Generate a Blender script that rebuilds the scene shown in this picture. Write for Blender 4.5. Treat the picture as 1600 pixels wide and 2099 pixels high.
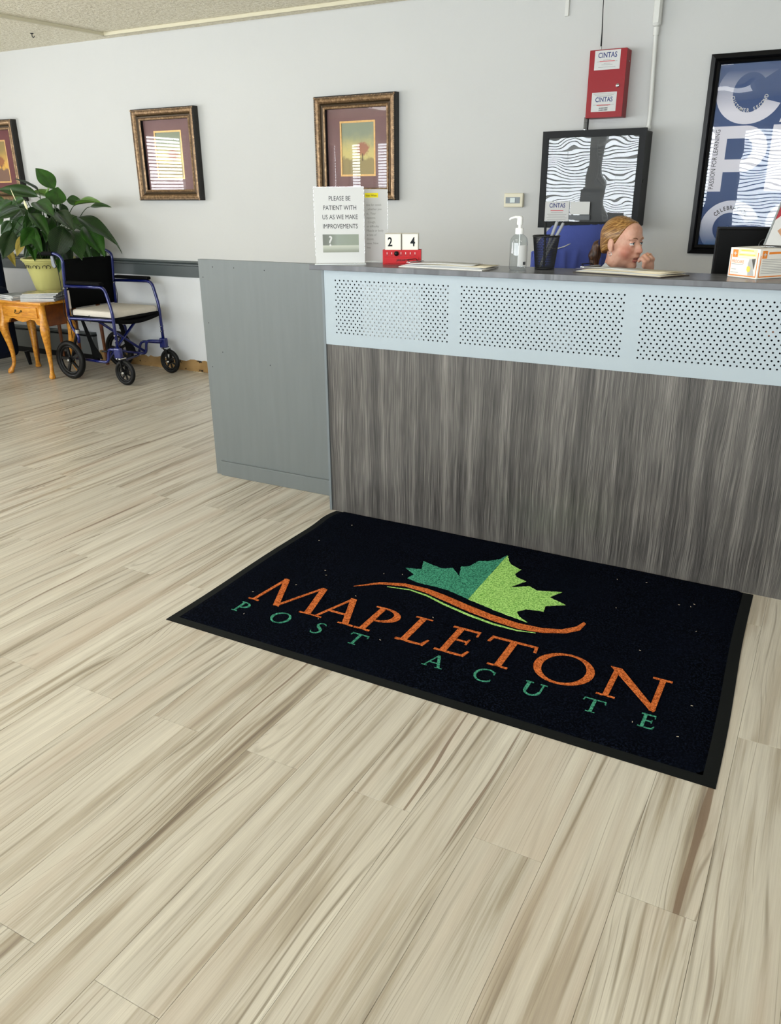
import bpy, bmesh, math, random
import numpy as np
from mathutils import Vector, Matrix
random.seed(7)
for o in list(bpy.data.objects):
    bpy.data.objects.remove(o)
S = bpy.context.scene
COL = S.collection
R = math.radians

# ------------------------------------------------------------------ camera
H = 1.40
FPX, PITCH, YAW, ROLL = 1634.725, 0.381187, -0.499223, -0.0070345
fw = Vector((math.sin(YAW) * math.cos(PITCH), math.cos(YAW) * math.cos(PITCH), -math.sin(PITCH)))
r0 = Vector((math.cos(YAW), -math.sin(YAW), 0))
u0 = r0.cross(fw)
rt = r0 * math.cos(ROLL) + u0 * math.sin(ROLL)
up = -r0 * math.sin(ROLL) + u0 * math.cos(ROLL)
cd = bpy.data.cameras.new('camera')
cam = bpy.data.objects.new('camera', cd)
COL.objects.link(cam)
cam.matrix_world = Matrix(((rt.x, up.x, -fw.x, 0), (rt.y, up.y, -fw.y, 0), (rt.z, up.z, -fw.z, H), (0, 0, 0, 1)))
cd.sensor_fit = 'VERTICAL'
cd.sensor_height = 36.0
cd.lens = 36.0 * FPX / 2099.0
cd.clip_start = 0.02
S.camera = cam

# ------------------------------------------------------------------ world, daylight, exposure
WB = 5.12          # back wall
WL = -8.40         # left wall
WF = -1.90         # window wall behind the camera
WR = 3.20          # right wall
CZ = 2.504         # ceiling
w = bpy.data.worlds.new('world')
S.world = w
w.use_nodes = True
wn = w.node_tree.nodes
wn['Background'].inputs[0].default_value = (0.80, 0.90, 1.0, 1)
wn['Background'].inputs[1].default_value = 2.2
FRONT_WIN = [(-7.70, -7.58), (-7.36, -7.11), (-6.88, -6.42), (-6.10, -5.00), (-4.78, -3.27), (-3.11, -1.72), (-1.45, 0.00), (0.45, 1.85)]
WZ0, WZ1 = 0.72, 2.16
LEFT_WIN = [(-1.2, 0.3), (0.72, 2.05), (2.35, 3.25)]


def area_light(name, loc, rot, sx, sy, power, color):
    l = bpy.data.lights.new(name, 'AREA')
    l.shape = 'RECTANGLE'
    l.size, l.size_y, l.energy, l.color = sx, sy, power, color
    o = bpy.data.objects.new(name, l)
    o.location, o.rotation_euler = loc, rot
    COL.objects.link(o)
    return o


DAY = 150.0        # watts per square metre of window
for i, (a, b) in enumerate(FRONT_WIN):
    area_light('daylight', ((a + b) / 2, WF - 0.16, (WZ0 + WZ1) / 2), (R(90), 0, 0), b - a + 0.2, WZ1 - WZ0 + 0.2, DAY * (b - a + 0.2) * (WZ1 - WZ0 + 0.2), (0.88, 0.95, 1.0))
for i, (a, b) in enumerate(LEFT_WIN):
    area_light('daylight', (WL - 0.16, (a + b) / 2, (WZ0 + WZ1) / 2), (R(90), 0, R(-90)), b - a + 0.4, WZ1 - WZ0 + 0.2, DAY * 1.1 * (b - a + 0.4) * (WZ1 - WZ0 + 0.2), (0.95, 0.97, 1.0))
FILL_PANELS = [(-7.0, 1.3), (-4.4, 1.3), (-1.8, 1.3), (0.9, 1.3), (-5.6, -0.7), (-1.8, -0.7)]  # centres of the added, unseen fill panels that lift the floor
FILL_PANEL_W = 30.0
S.view_settings.view_transform = 'Standard'
S.view_settings.look = 'None'
S.view_settings.gamma = 1.0
S.view_settings.use_curve_mapping = False
S.view_settings.exposure = -1.45


# ------------------------------------------------------------------ helpers
def lin(c):
    if isinstance(c, str):
        c = c.lstrip('#')
        c = [int(c[i:i + 2], 16) / 255 for i in (0, 2, 4)]
    return tuple((v / 12.92 if v <= 0.04045 else ((v + 0.055) / 1.055) ** 2.4) for v in c) + (1.0,)


def mat(name, color, rough=0.5, metal=0.0, spec=0.5, trans=0.0, ior=1.45, coat=0.0, sheen=0.0, emit=None, bump=None, vary=None):
    """plain procedural material; bump=(scale,strength,dist), vary=(scale,amount) adds a noise to the base colour"""
    m = bpy.data.materials.new(name)
    m.use_nodes = True
    nt = m.node_tree
    b = nt.nodes['Principled BSDF']
    b.inputs['Base Color'].default_value = lin(color)
    b.inputs['Roughness'].default_value = rough
    b.inputs['Metallic'].default_value = metal
    b.inputs['Specular IOR Level'].default_value = spec
    b.inputs['Transmission Weight'].default_value = trans
    b.inputs['IOR'].default_value = ior
    b.inputs['Coat Weight'].default_value = coat
    b.inputs['Sheen Weight'].default_value = sheen
    if bump or vary:
        tc = nt.nodes.new('ShaderNodeTexCoord')
    if vary:
        n = nt.nodes.new('ShaderNodeTexNoise')
        n.inputs['Scale'].default_value = vary[0]
        n.inputs['Detail'].default_value = 4
        nt.links.new(tc.outputs['Object'], n.inputs['Vector'])
        hs = nt.nodes.new('ShaderNodeHueSaturation')
        hs.inputs['Color'].default_value = lin(color)
        mr = nt.nodes.new('ShaderNodeMapRange')
        mr.inputs['From Min'].default_value = 0.25
        mr.inputs['From Max'].default_value = 0.75
        mr.inputs['To Min'].default_value = 1 - vary[1]
        mr.inputs['To Max'].default_value = 1 + vary[1]
        nt.links.new(n.outputs['Fac'], mr.inputs['Value'])
        nt.links.new(mr.outputs['Result'], hs.inputs['Value'])
        nt.links.new(hs.outputs['Color'], b.inputs['Base Color'])
    if bump:
        n2 = nt.nodes.new('ShaderNodeTexNoise')
        n2.inputs['Scale'].default_value = bump[0]
        n2.inputs['Detail'].default_value = 3
        nt.links.new(tc.outputs['Object'], n2.inputs['Vector'])
        bp = nt.nodes.new('ShaderNodeBump')
        bp.inputs['Strength'].default_value = bump[1]
        bp.inputs['Distance'].default_value = bump[2]
        nt.links.new(n2.outputs['Fac'], bp.inputs['Height'])
        nt.links.new(bp.outputs['Normal'], b.inputs['Normal'])
    return m


class NT:
    """tiny node-graph builder"""
    def __init__(s, name):
        s.m = bpy.data.materials.new(name)
        s.m.use_nodes = True
        s.t = s.m.node_tree
        s.b = s.t.nodes['Principled BSDF']
        s.tc = s.t.nodes.new('ShaderNodeTexCoord')

    def put(s, sock, v):
        if hasattr(v, 'is_output'):
            s.t.links.new(v, sock)
        elif v is not None:
            if isinstance(v, (tuple, list)) and len(v) == 3 and sock.type == 'RGBA':
                v = tuple(v) + (1,)
            sock.default_value = v

    def math(s, op, a, b=None, c=None, clamp=False):
        n = s.t.nodes.new('ShaderNodeMath')
        n.operation = op
        n.use_clamp = clamp
        for i, v in enumerate((a, b, c)):
            if v is not None:
                s.put(n.inputs[i], v)
        return n.outputs[0]

    def sep(s, v):
        n = s.t.nodes.new('ShaderNodeSeparateXYZ')
        s.put(n.inputs[0], v)
        return n.outputs

    def xyz(s, x=0.0, y=0.0, z=0.0):
        n = s.t.nodes.new('ShaderNodeCombineXYZ')
        for i, v in enumerate((x, y, z)):
            s.put(n.inputs[i], v)
        return n.outputs[0]

    def noise(s, vec, scale=1.0, detail=2.0, rough=0.5, dist=0.0):
        n = s.t.nodes.new('ShaderNodeTexNoise')
        s.put(n.inputs['Vector'], vec)
        n.inputs['Scale'].default_value = scale
        n.inputs['Detail'].default_value = detail
        n.inputs['Roughness'].default_value = rough
        n.inputs['Distortion'].default_value = dist
        return n.outputs['Fac']

    def mix(s, f, a, b, mode='MIX'):
        n = s.t.nodes.new('ShaderNodeMix')
        n.data_type = 'RGBA'
        n.blend_type = mode
        s.put(n.inputs[0], f)
        s.put(n.inputs[6], a)
        s.put(n.inputs[7], b)
        return n.outputs[2]

    def ramp(s, v, a, b, c=0.0, d=1.0, smooth=True):
        n = s.t.nodes.new('ShaderNodeMapRange')
        n.interpolation_type = 'SMOOTHSTEP' if smooth else 'LINEAR'
        s.put(n.inputs[0], v)
        for i, x in enumerate((a, b, c, d)):
            n.inputs[i + 1].default_value = x
        return n.outputs[0]

    def cramp(s, v, stops):
        n = s.t.nodes.new('ShaderNodeValToRGB')
        e = n.color_ramp.elements
        while len(e) < len(stops):
            e.new(0.5)
        for k, (p, c) in enumerate(stops):
            e[k].position = p
            e[k].color = lin(c)
        s.put(n.inputs[0], v)
        return n.outputs[0]

    def bump(s, h, strength, dist):
        n = s.t.nodes.new('ShaderNodeBump')
        n.inputs['Strength'].default_value = strength
        n.inputs['Distance'].default_value = dist
        s.put(n.inputs['Height'], h)
        s.t.links.new(n.outputs[0], s.b.inputs['Normal'])

    def out(s, color=None, rough=None, spec=None):
        if color is not None:
            s.put(s.b.inputs['Base Color'], color)
        if rough is not None:
            s.put(s.b.inputs['Roughness'], rough)
        if spec is not None:
            s.b.inputs['Specular IOR Level'].default_value = spec
        return s.m


class MB:
    def __init__(s):
        s.v, s.f = [], []

    def add(s, vs, fs, M=None):
        k = len(s.v)
        s.v += [tuple(M @ Vector(p)) if M is not None else tuple(p) for p in vs]
        s.f += [tuple(i + k for i in q) for q in fs]
        return s

    def box(s, x0, x1, y0, y1, z0, z1, M=None):
        return s.add([(x0, y0, z0), (x1, y0, z0), (x1, y1, z0), (x0, y1, z0), (x0, y0, z1), (x1, y0, z1), (x1, y1, z1), (x0, y1, z1)],
                     [(0, 3, 2, 1), (4, 5, 6, 7), (0, 1, 5, 4), (1, 2, 6, 5), (2, 3, 7, 6), (3, 0, 4, 7)], M)

    def prism(s, poly, z0, z1, M=None):
        n = len(poly)
        a = sum(poly[i][0] * poly[(i + 1) % n][1] - poly[(i + 1) % n][0] * poly[i][1] for i in range(n))
        if a < 0:
            poly = poly[::-1]
        vs = [(p[0], p[1], z0) for p in poly] + [(p[0], p[1], z1) for p in poly]
        fs = [tuple(range(n - 1, -1, -1)), tuple(range(n, 2 * n))] + [(i, (i + 1) % n, n + (i + 1) % n, n + i) for i in range(n)]
        return s.add(vs, fs, M)

    def strip(s, A, B, z0, z1, M=None):
        """solid band between two polylines of equal length"""
        for i in range(len(A) - 1):
            s.prism([A[i], A[i + 1], B[i + 1], B[i]], z0, z1, M)
        return s

    def tube(s, pts, r, n=8, cap=True, closed=False, M=None, sx=1.0):
        pts = [Vector(p) for p in pts]
        m = len(pts)
        rr = r if isinstance(r, (list, tuple)) else [r] * m
        T = []
        for i in range(m):
            if closed:
                t = pts[(i + 1) % m] - pts[i - 1]
            else:
                t = pts[min(i + 1, m - 1)] - pts[max(i - 1, 0)]
            T.append(t.normalized() if t.length > 1e-9 else Vector((0, 0, 1)))
        ref = Vector((0, 0, 1)) if abs(T[0].z) < 0.9 else Vector((1, 0, 0))
        N = (ref - T[0] * ref.dot(T[0])).normalized()
        vs = []
        for i in range(m):
            N = N - T[i] * N.dot(T[i])
            N = N.normalized() if N.length > 1e-6 else T[i].orthogonal().normalized()
            B = T[i].cross(N)
            for k in range(n):
                a = 2 * math.pi * k / n
                vs.append(pts[i] + (N * math.cos(a) + B * math.sin(a) * sx) * rr[i])
        fs = []
        for i in range(m if closed else m - 1):
            for k in range(n):
                j = (i + 1) % m
                fs.append((i * n + k, i * n + (k + 1) % n, j * n + (k + 1) % n, j * n + k))
        if cap and not closed:
            fs.append(tuple(range(n - 1, -1, -1)))
            fs.append(tuple((m - 1) * n + k for k in range(n)))
        return s.add([tuple(v) for v in vs], fs, M)

    def lathe(s, prof, n=24, M=None, cap=True):
        vs, fs = [], []
        m = len(prof)
        for r, z in prof:
            for k in range(n):
                a = 2 * math.pi * k / n
                vs.append((r * math.cos(a), r * math.sin(a), z))
        for i in range(m - 1):
            for k in range(n):
                fs.append((i * n + k, i * n + (k + 1) % n, (i + 1) * n + (k + 1) % n, (i + 1) * n + k))
        if cap:
            fs.append(tuple(range(n - 1, -1, -1)))
            fs.append(tuple((m - 1) * n + k for k in range(n)))
        return s.add(vs, fs, M)

    def build(s, name, m, parent=None, smooth=None, bevel=None, seg=2, loc=None, rot=None):
        me = bpy.data.meshes.new(name)
        me.from_pydata(s.v, [], s.f)
        me.validate()
        me.materials.append(m)
        if smooth is not None:
            me.polygons.foreach_set('use_smooth', [True] * len(me.polygons))
            if smooth < 179:
                me.set_sharp_from_angle(angle=R(smooth))
        o = bpy.data.objects.new(name, me)
        COL.objects.link(o)
        if parent is not None:
            o.parent = parent
        if bevel:
            bm = o.modifiers.new('bevel', 'BEVEL')
            bm.width, bm.segments, bm.limit_method, bm.angle_limit = bevel, seg, 'ANGLE', R(40)
        if loc:
            o.location = loc
        if rot:
            o.rotation_euler = rot
        return o


def tag(o, label, cat, group=None):
    o['label'], o['category'] = label, cat
    if group:
        o['group'] = group
    return o


def thing(name, label, cat, loc=(0, 0, 0), rotz=0.0, group=None, rot=None):
    o = bpy.data.objects.new(name, None)
    COL.objects.link(o)
    o.empty_display_size = 0.05
    o.location = loc
    o.rotation_euler = rot if rot else (0, 0, rotz)
    return tag(o, label, cat, group)


def struct(o):
    o['kind'] = 'structure'
    return o


def box(name, x0, x1, y0, y1, z0, z1, m, parent=None, bevel=None, seg=2):
    return MB().box(x0, x1, y0, y1, z0, z1).build(name, m, parent, bevel=bevel, seg=seg)


def text(name, body, size, m, parent, M, align='CENTER', depth=0.0003, thin=0.0, sx=1.0, space=1.0, line=1.0):
    """printed lettering: flat glyph mesh in the XY plane of M (origin on the baseline)"""
    c = bpy.data.curves.new(name, 'FONT')
    c.body, c.size, c.align_x, c.offset, c.space_character, c.space_line = body, size, align, thin, space, line
    c.resolution_u = 3
    t = bpy.data.objects.new(name, c)
    COL.objects.link(t)
    me = bpy.data.meshes.new_from_object(t.evaluated_get(bpy.context.evaluated_depsgraph_get()))
    bpy.data.objects.remove(t)
    bpy.data.curves.remove(c)
    me.transform(M @ Matrix.Diagonal((sx, 1, 1, 1)) @ Matrix.Translation((0, 0, depth)))
    me.materials.clear()
    me.materials.append(m)
    me.name = name
    o = bpy.data.objects.new(name, me)
    COL.objects.link(o)
    o.parent = parent
    return o


def arc(cx, cy, rx, ry, a0, a1, n):
    return [(cx + rx * math.cos(R(a0 + (a1 - a0) * i / n)), cy + ry * math.sin(R(a0 + (a1 - a0) * i / n))) for i in range(n + 1)]


# local XY -> wall XZ facing the camera side (-Y)
WALLM = Matrix(((1, 0, 0, 0), (0, 0, -1, 0), (0, 1, 0, 0), (0, 0, 0, 1)))


def wallm(x, y, z):
    return Matrix.Translation((x, y, z)) @ WALLM


# ------------------------------------------------------------------ surface materials
def wood_plank_mat():
    g = NT('plank_wood')
    oi = g.t.nodes.new('ShaderNodeObjectInfo')
    rnd = oi.outputs['Random']
    x, y, z = g.sep(g.tc.outputs['Object'])
    ox = g.math('MULTIPLY', rnd, 37.0)
    px = g.math('ADD', x, ox)
    py = g.math('ADD', y, g.math('MULTIPLY', rnd, 91.0))
    # slow wander of the grain
    w1 = g.noise(g.xyz(g.math('MULTIPLY', px, 3.5), g.math('MULTIPLY', py, 0.55), rnd), 1.0, 2.5, 0.5)
    wob = g.math('ADD', 6.0, g.math('MULTIPLY', g.math('POWER', g.math('FRACT', g.math('MULTIPLY', rnd, 5.7)), 2.0), 22.0))
    u = g.math('ADD', g.math('MULTIPLY', px, 30.0), g.math('MULTIPLY', w1, wob))
    tri = g.math('ABSOLUTE', g.math('SUBTRACT', g.math('FRACT', u), 0.5))
    line = g.ramp(tri, 0.0, 0.20, 1.0, 0.0)
    amp = g.ramp(g.noise(g.xyz(g.math('MULTIPLY', px, 16.0), g.math('MULTIPLY', py, 1.3), 3.0), 1.0, 2.0), 0.46, 0.72)
    line = g.math('MULTIPLY', line, amp)
    # broad tone bands along the plank
    band = g.noise(g.xyz(g.math('MULTIPLY', px, 22.0), g.math('MULTIPLY', py, 0.70), 7.0), 1.0, 5.0, 0.64, 0.35)
    tone = g.noise(g.xyz(g.math('MULTIPLY', px, 5.0), g.math('MULTIPLY', py, 0.9), 11.0), 1.0, 2.0)
    pink = g.noise(g.xyz(g.math('MULTIPLY', px, 9.0), g.math('MULTIPLY', py, 0.6), 23.0), 1.0, 2.0)
    fine = g.noise(g.xyz(g.math('MULTIPLY', px, 330.0), g.math('MULTIPLY', py, 7.0), 5.0), 1.0, 2.0)
    base = g.cramp(band, [(0.29, '#74675a'), (0.41, '#a69a86'), (0.50, '#c6bfb0'), (0.62, '#d3ccbc'), (0.78, '#e0dbcd')])
    base = g.mix(g.ramp(tone, 0.35, 0.7, 0.0, 0.55), base, lin('#c8c0b0'))
    base = g.mix(g.math('MULTIPLY', line, 0.75), base, lin('#6f614d'))
    u2 = g.math('ADD', g.math('MULTIPLY', px, 95.0), g.math('MULTIPLY', w1, g.math('MULTIPLY', wob, 2.2)))
    l2 = g.ramp(g.math('ABSOLUTE', g.math('SUBTRACT', g.math('FRACT', u2), 0.5)), 0.0, 0.14, 1.0, 0.0)
    l2 = g.math('MULTIPLY', l2, g.ramp(g.noise(g.xyz(g.math('MULTIPLY', px, 38.0), g.math('MULTIPLY', py, 1.0), 31.0), 1.0, 2.0), 0.50, 0.66))
    base = g.mix(g.math('MULTIPLY', l2, 0.60), base, lin('#6f6250'))
    base = g.mix(g.ramp(pink, 0.48, 0.72, 0.0, 0.5), base, lin('#bfae9b'))
    # rare brown mineral streaks
    st = g.noise(g.xyz(g.math('ADD', g.math('MULTIPLY', px, 46.0), g.math('MULTIPLY', w1, 10.0)), g.math('MULTIPLY', py, 0.6), 19.0), 1.0, 1.5)
    st = g.math('MULTIPLY', g.ramp(st, 0.665, 0.71), g.ramp(g.math('FRACT', g.math('MULTIPLY', rnd, 17.0)), 0.15, 0.30))
    base = g.mix(g.math('MULTIPLY', st, 0.75), base, lin('#6d5440'))
    base = g.mix(g.ramp(fine, 0.3, 0.7, 0.0, 0.16), base, lin('#8f8269'))
    hs = g.t.nodes.new('ShaderNodeHueSaturation')
    g.put(hs.inputs['Color'], base)
    g.put(hs.inputs['Value'], g.math('ADD', 0.93, g.math('MULTIPLY', g.math('FRACT', g.math('MULTIPLY', rnd, 7.3)), 0.09)))
    g.bump(fine, 0.06, 0.001)
    return g.out(hs.outputs[0], g.ramp(band, 0.2, 0.8, 0.34, 0.27), 0.45)


def laminate_mat(name, dark, mid, light, horiz=False, rough=0.29):
    g = NT(name)
    x, y, z = g.sep(g.tc.outputs['Object'])
    a, b = (y, x) if horiz else (x, z)
    wv = g.noise(g.xyz(g.math('MULTIPLY', a, 7.0), g.math('MULTIPLY', b, 1.6), 2.0), 1.0, 2.0)
    a2 = g.math('ADD', a, g.math('MULTIPLY', wv, 0.035))
    big = g.noise(g.xyz(g.math('MULTIPLY', a2, 17.0), g.math('MULTIPLY', b, 0.35), 1.0), 1.0, 2.0)
    med = g.noise(g.xyz(g.math('MULTIPLY', a2, 130.0), g.math('MULTIPLY', b, 1.5), 4.0), 1.0, 3.0, 0.6)
    fin = g.noise(g.xyz(g.math('MULTIPLY', a2, 560.0), g.math('MULTIPLY', b, 6.0), 9.0), 1.0, 2.0, 0.6)
    v = g.math('ADD', g.math('ADD', g.math('MULTIPLY', big, 0.36), g.math('MULTIPLY', med, 0.34)), g.math('MULTIPLY', fin, 0.46))
    c = g.cramp(v, [(0.40, dark), (0.57, mid), (0.76, light)])
    pore = g.noise(g.xyz(g.math('MULTIPLY', a2, 900.0), g.math('MULTIPLY', b, 4.0), 15.0), 1.0, 1.0)
    c = g.mix(g.ramp(pore, 0.56, 0.66, 0.0, 0.65), c, lin(dark))
    g.bump(fin, 0.12, 0.001)
    return g.out(c, rough, 0.5)


M_PLANK = wood_plank_mat()
M_LAM = laminate_mat('grey_oak_laminate', '#1e1d1e', '#524f4c', '#8b8680')
M_TOP = laminate_mat('dark_oak_laminate', '#3c3c3e', '#57575a', '#77777a', True, 0.27)
M_WALL = mat('painted_wall', '#c9c9c6', 0.75, spec=0.3, bump=(55, 0.22, 0.004), vary=(1.3, 0.02))
M_LOWER = mat('white_lower_wall', '#d6d8da', 0.6, spec=0.35, bump=(40, 0.15, 0.003), vary=(3.0, 0.05))
M_GREY = mat('grey_rail_paint', '#4b5253', 0.42, vary=(9, 0.05))
M_UNDER = mat('subfloor', '#6b6150', 0.8)
M_WHITE = mat('white_trim', '#ece9dd', 0.5)
M_FRAMEW = mat('window_frame', '#d8d8d4', 0.4)
M_BLACK = mat('black_plastic', '#08090a', 0.45, spec=0.28)
M_STEEL = mat('steel', '#c9cbcc', 0.25, metal=1.0)
M_PAPER = mat('white_paper', '#cfcfcd', 0.6, spec=0.3)
M_INK = mat('black_ink', '#23252a', 0.6, spec=0.2)
M_PALEINK = mat('grey_ink', '#8d8c88', 0.6, spec=0.2)
M_CLEAR = mat('clear_glass', '#ffffff', 0.02, trans=1.0, ior=1.45)


def thin_glass(name, tint=(1, 1, 1), rough=0.0, bump=None, f0=0.06):
    """single-sheet glazing: fresnel mirror over a clear pane, so light and sight pass straight through"""
    m = bpy.data.materials.new(name)
    m.use_nodes = True
    t = m.node_tree
    t.nodes.remove(t.nodes['Principled BSDF'])
    out = t.nodes['Material Output']
    tr = t.nodes.new('ShaderNodeBsdfTransparent')
    tr.inputs[0].default_value = tint + (1,)
    gl = t.nodes.new('ShaderNodeBsdfGlossy')
    gl.inputs['Roughness'].default_value = rough
    ge = t.nodes.new('ShaderNodeNewGeometry')
    dt = t.nodes.new('ShaderNodeVectorMath')
    dt.operation = 'DOT_PRODUCT'
    t.links.new(ge.outputs['Incoming'], dt.inputs[0])
    t.links.new(ge.outputs['Normal'], dt.inputs[1])
    prev = dt.outputs['Value']
    for op, a_, b_ in (('ABSOLUTE', None, 0), ('SUBTRACT', 1.0, None), ('POWER', None, 5.0), ('MULTIPLY_ADD', None, 0.93)):   # Schlick, same from both sides
        m_ = t.nodes.new('ShaderNodeMath')
        m_.operation = op
        if op == 'SUBTRACT':
            m_.inputs[0].default_value = 1.0
            t.links.new(prev, m_.inputs[1])
        else:
            t.links.new(prev, m_.inputs[0])
            m_.inputs[1].default_value = b_
            if op == 'MULTIPLY_ADD':
                m_.inputs[2].default_value = f0
        prev = m_.outputs[0]
    mx = t.nodes.new('ShaderNodeMixShader')
    t.links.new(prev, mx.inputs[0])
    t.links.new(tr.outputs[0], mx.inputs[1])
    t.links.new(gl.outputs[0], mx.inputs[2])
    t.links.new(mx.outputs[0], out.inputs[0])
    if bump:
        tc = t.nodes.new('ShaderNodeTexCoord')
        n = t.nodes.new('ShaderNodeTexNoise')
        n.inputs['Scale'].default_value = bump[0]
        n.inputs['Detail'].default_value = 1.0
        t.links.new(tc.outputs['Object'], n.inputs['Vector'])
        bp = t.nodes.new('ShaderNodeBump')
        bp.inputs['Strength'].default_value = bump[1]
        bp.inputs['Distance'].default_value = bump[2]
        t.links.new(n.outputs['Fac'], bp.inputs['Height'])
        t.links.new(bp.outputs[0], gl.inputs['Normal'])
    return m


M_PANE = thin_glass('picture_glass')
M_WAVY = thin_glass('wavy_acrylic', bump=(5.0, 0.5, 0.0026), f0=0.07)

# ceiling: sprayed popcorn
g = NT('popcorn_ceiling')
pn = g.noise(g.tc.outputs['Object'], 42.0, 4.0, 0.65)
pc = g.cramp(pn, [(0.33, '#d8d0b8'), (0.55, '#f0ead6'), (0.75, '#faf6e8')])
g.bump(pn, 0.9, 0.016)
M_CEIL = g.out(pc, 0.9, 0.1)

# ------------------------------------------------------------------ the room
floor = struct(box('floor', WL - 0.1, WR + 0.1, WF - 0.1, WB + 0.1, -0.05, -0.0045, M_UNDER))
PW, PL, PX, PY = 0.1662, 1.362, -1.525, 1.362
me = bpy.data.meshes.new('plank')
c, t, wx, wy = 0.0007, 0.0006, PW / 2 - 0.0003, PL / 2 - 0.0003
vs = [(sx * wx, sy * wy, -0.0045) for sx, sy in ((-1, -1), (1, -1), (1, 1), (-1, 1))] + \
     [(sx * wx, sy * wy, -t) for sx, sy in ((-1, -1), (1, -1), (1, 1), (-1, 1))] + \
     [(sx * (wx - c), sy * (wy - c), 0) for sx, sy in ((-1, -1), (1, -1), (1, 1), (-1, 1))]
me.from_pydata(vs, [], [(i, (i + 1) % 4, 4 + (i + 1) % 4, 4 + i) for i in range(4)] + [(4 + i, 4 + (i + 1) % 4, 8 + (i + 1) % 4, 8 + i) for i in range(4)] + [(8, 9, 10, 11)])
me.materials.append(M_PLANK)
rest = MB()
cmi = cam.matrix_world.inverted()


def in_view(x, y):
    for dx in (-0.5, 0, 0.5):
        for dy in (-0.5, -0.25, 0, 0.25, 0.5):
            v = cmi @ Vector((x + dx * PW, y + dy * PL, 0))
            if v.z < -0.1 and abs(v.x / -v.z * FPX) < 830 and abs(v.y / -v.z * FPX) < 1080:
                return True
    return False


npl = 0
for i in range(int((WL - PX) / PW) - 1, int((WR - PX) / PW) + 1):
    off = 0.0 if i % 2 == 0 else PL / 2
    for k in range(-4, 4):
        cx, cy = PX + (i + 0.5) * PW, PY + off - PL / 2 + (k + 0.5) * PL + PL / 2
        if cx < WL - 0.05 or cx > WR or cy < WF - 0.4 or cy > WB + 0.5:
            continue
        hidden = cy - PL / 2 > 3.25 and cx > -2.6
        if in_view(cx, cy) and npl < 300 and not hidden:
            o = bpy.data.objects.new('plank', me)
            COL.objects.link(o)
            o.parent = floor
            o.location = (cx, cy, 0)
            npl += 1
        else:
            rest.add([(v[0] + cx, v[1] + cy, v[2]) for v in vs], [(i_, (i_ + 1) % 4, 4 + (i_ + 1) % 4, 4 + i_) for i_ in range(4)] + [(4 + i_, 4 + (i_ + 1) % 4, 8 + (i_ + 1) % 4, 8 + i_) for i_ in range(4)] + [(8, 9, 10, 11)])
o = rest.build('plank_field', M_PLANK, floor)
o['kind'] = 'stuff'

struct(box('wall_back', WL - 0.15, WR + 0.15, WB, WB + 0.12, 0.885, CZ + 0.1, M_WALL))
struct(box('wall_back_lower', WL - 0.15, WR + 0.15, WB, WB + 0.12, -0.05, 0.885, M_LOWER))
struct(box('wall_right', WR, WR + 0.12, WF - 0.1, WB, -0.05, CZ + 0.1, M_WALL))
struct(box('ceiling', WL - 0.15, WR + 0.15, WF - 0.15, WB + 0.12, CZ, CZ + 0.08, M_CEIL))


def window_wall(name, axis, pos, outer, a0, a1, wins):
    """wall with openings; axis 'x' runs along X at Y=pos, axis 'y' along Y at X=pos"""
    mb = MB()

    def seg(u0_, u1_, z0, z1):
        lo, hi = min(pos, outer), max(pos, outer)
        if axis == 'x':
            mb.box(u0_, u1_, lo, hi, z0, z1)
        else:
            mb.box(lo, hi, u0_, u1_, z0, z1)
    seg(a0, a1, -0.05, WZ0)
    seg(a0, a1, WZ1, CZ + 0.1)
    e = a0
    for a, b in wins:
        seg(e, a, WZ0, WZ1)
        e = b
    seg(e, a1, WZ0, WZ1)
    return struct(mb.build(name, M_WALL))


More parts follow.
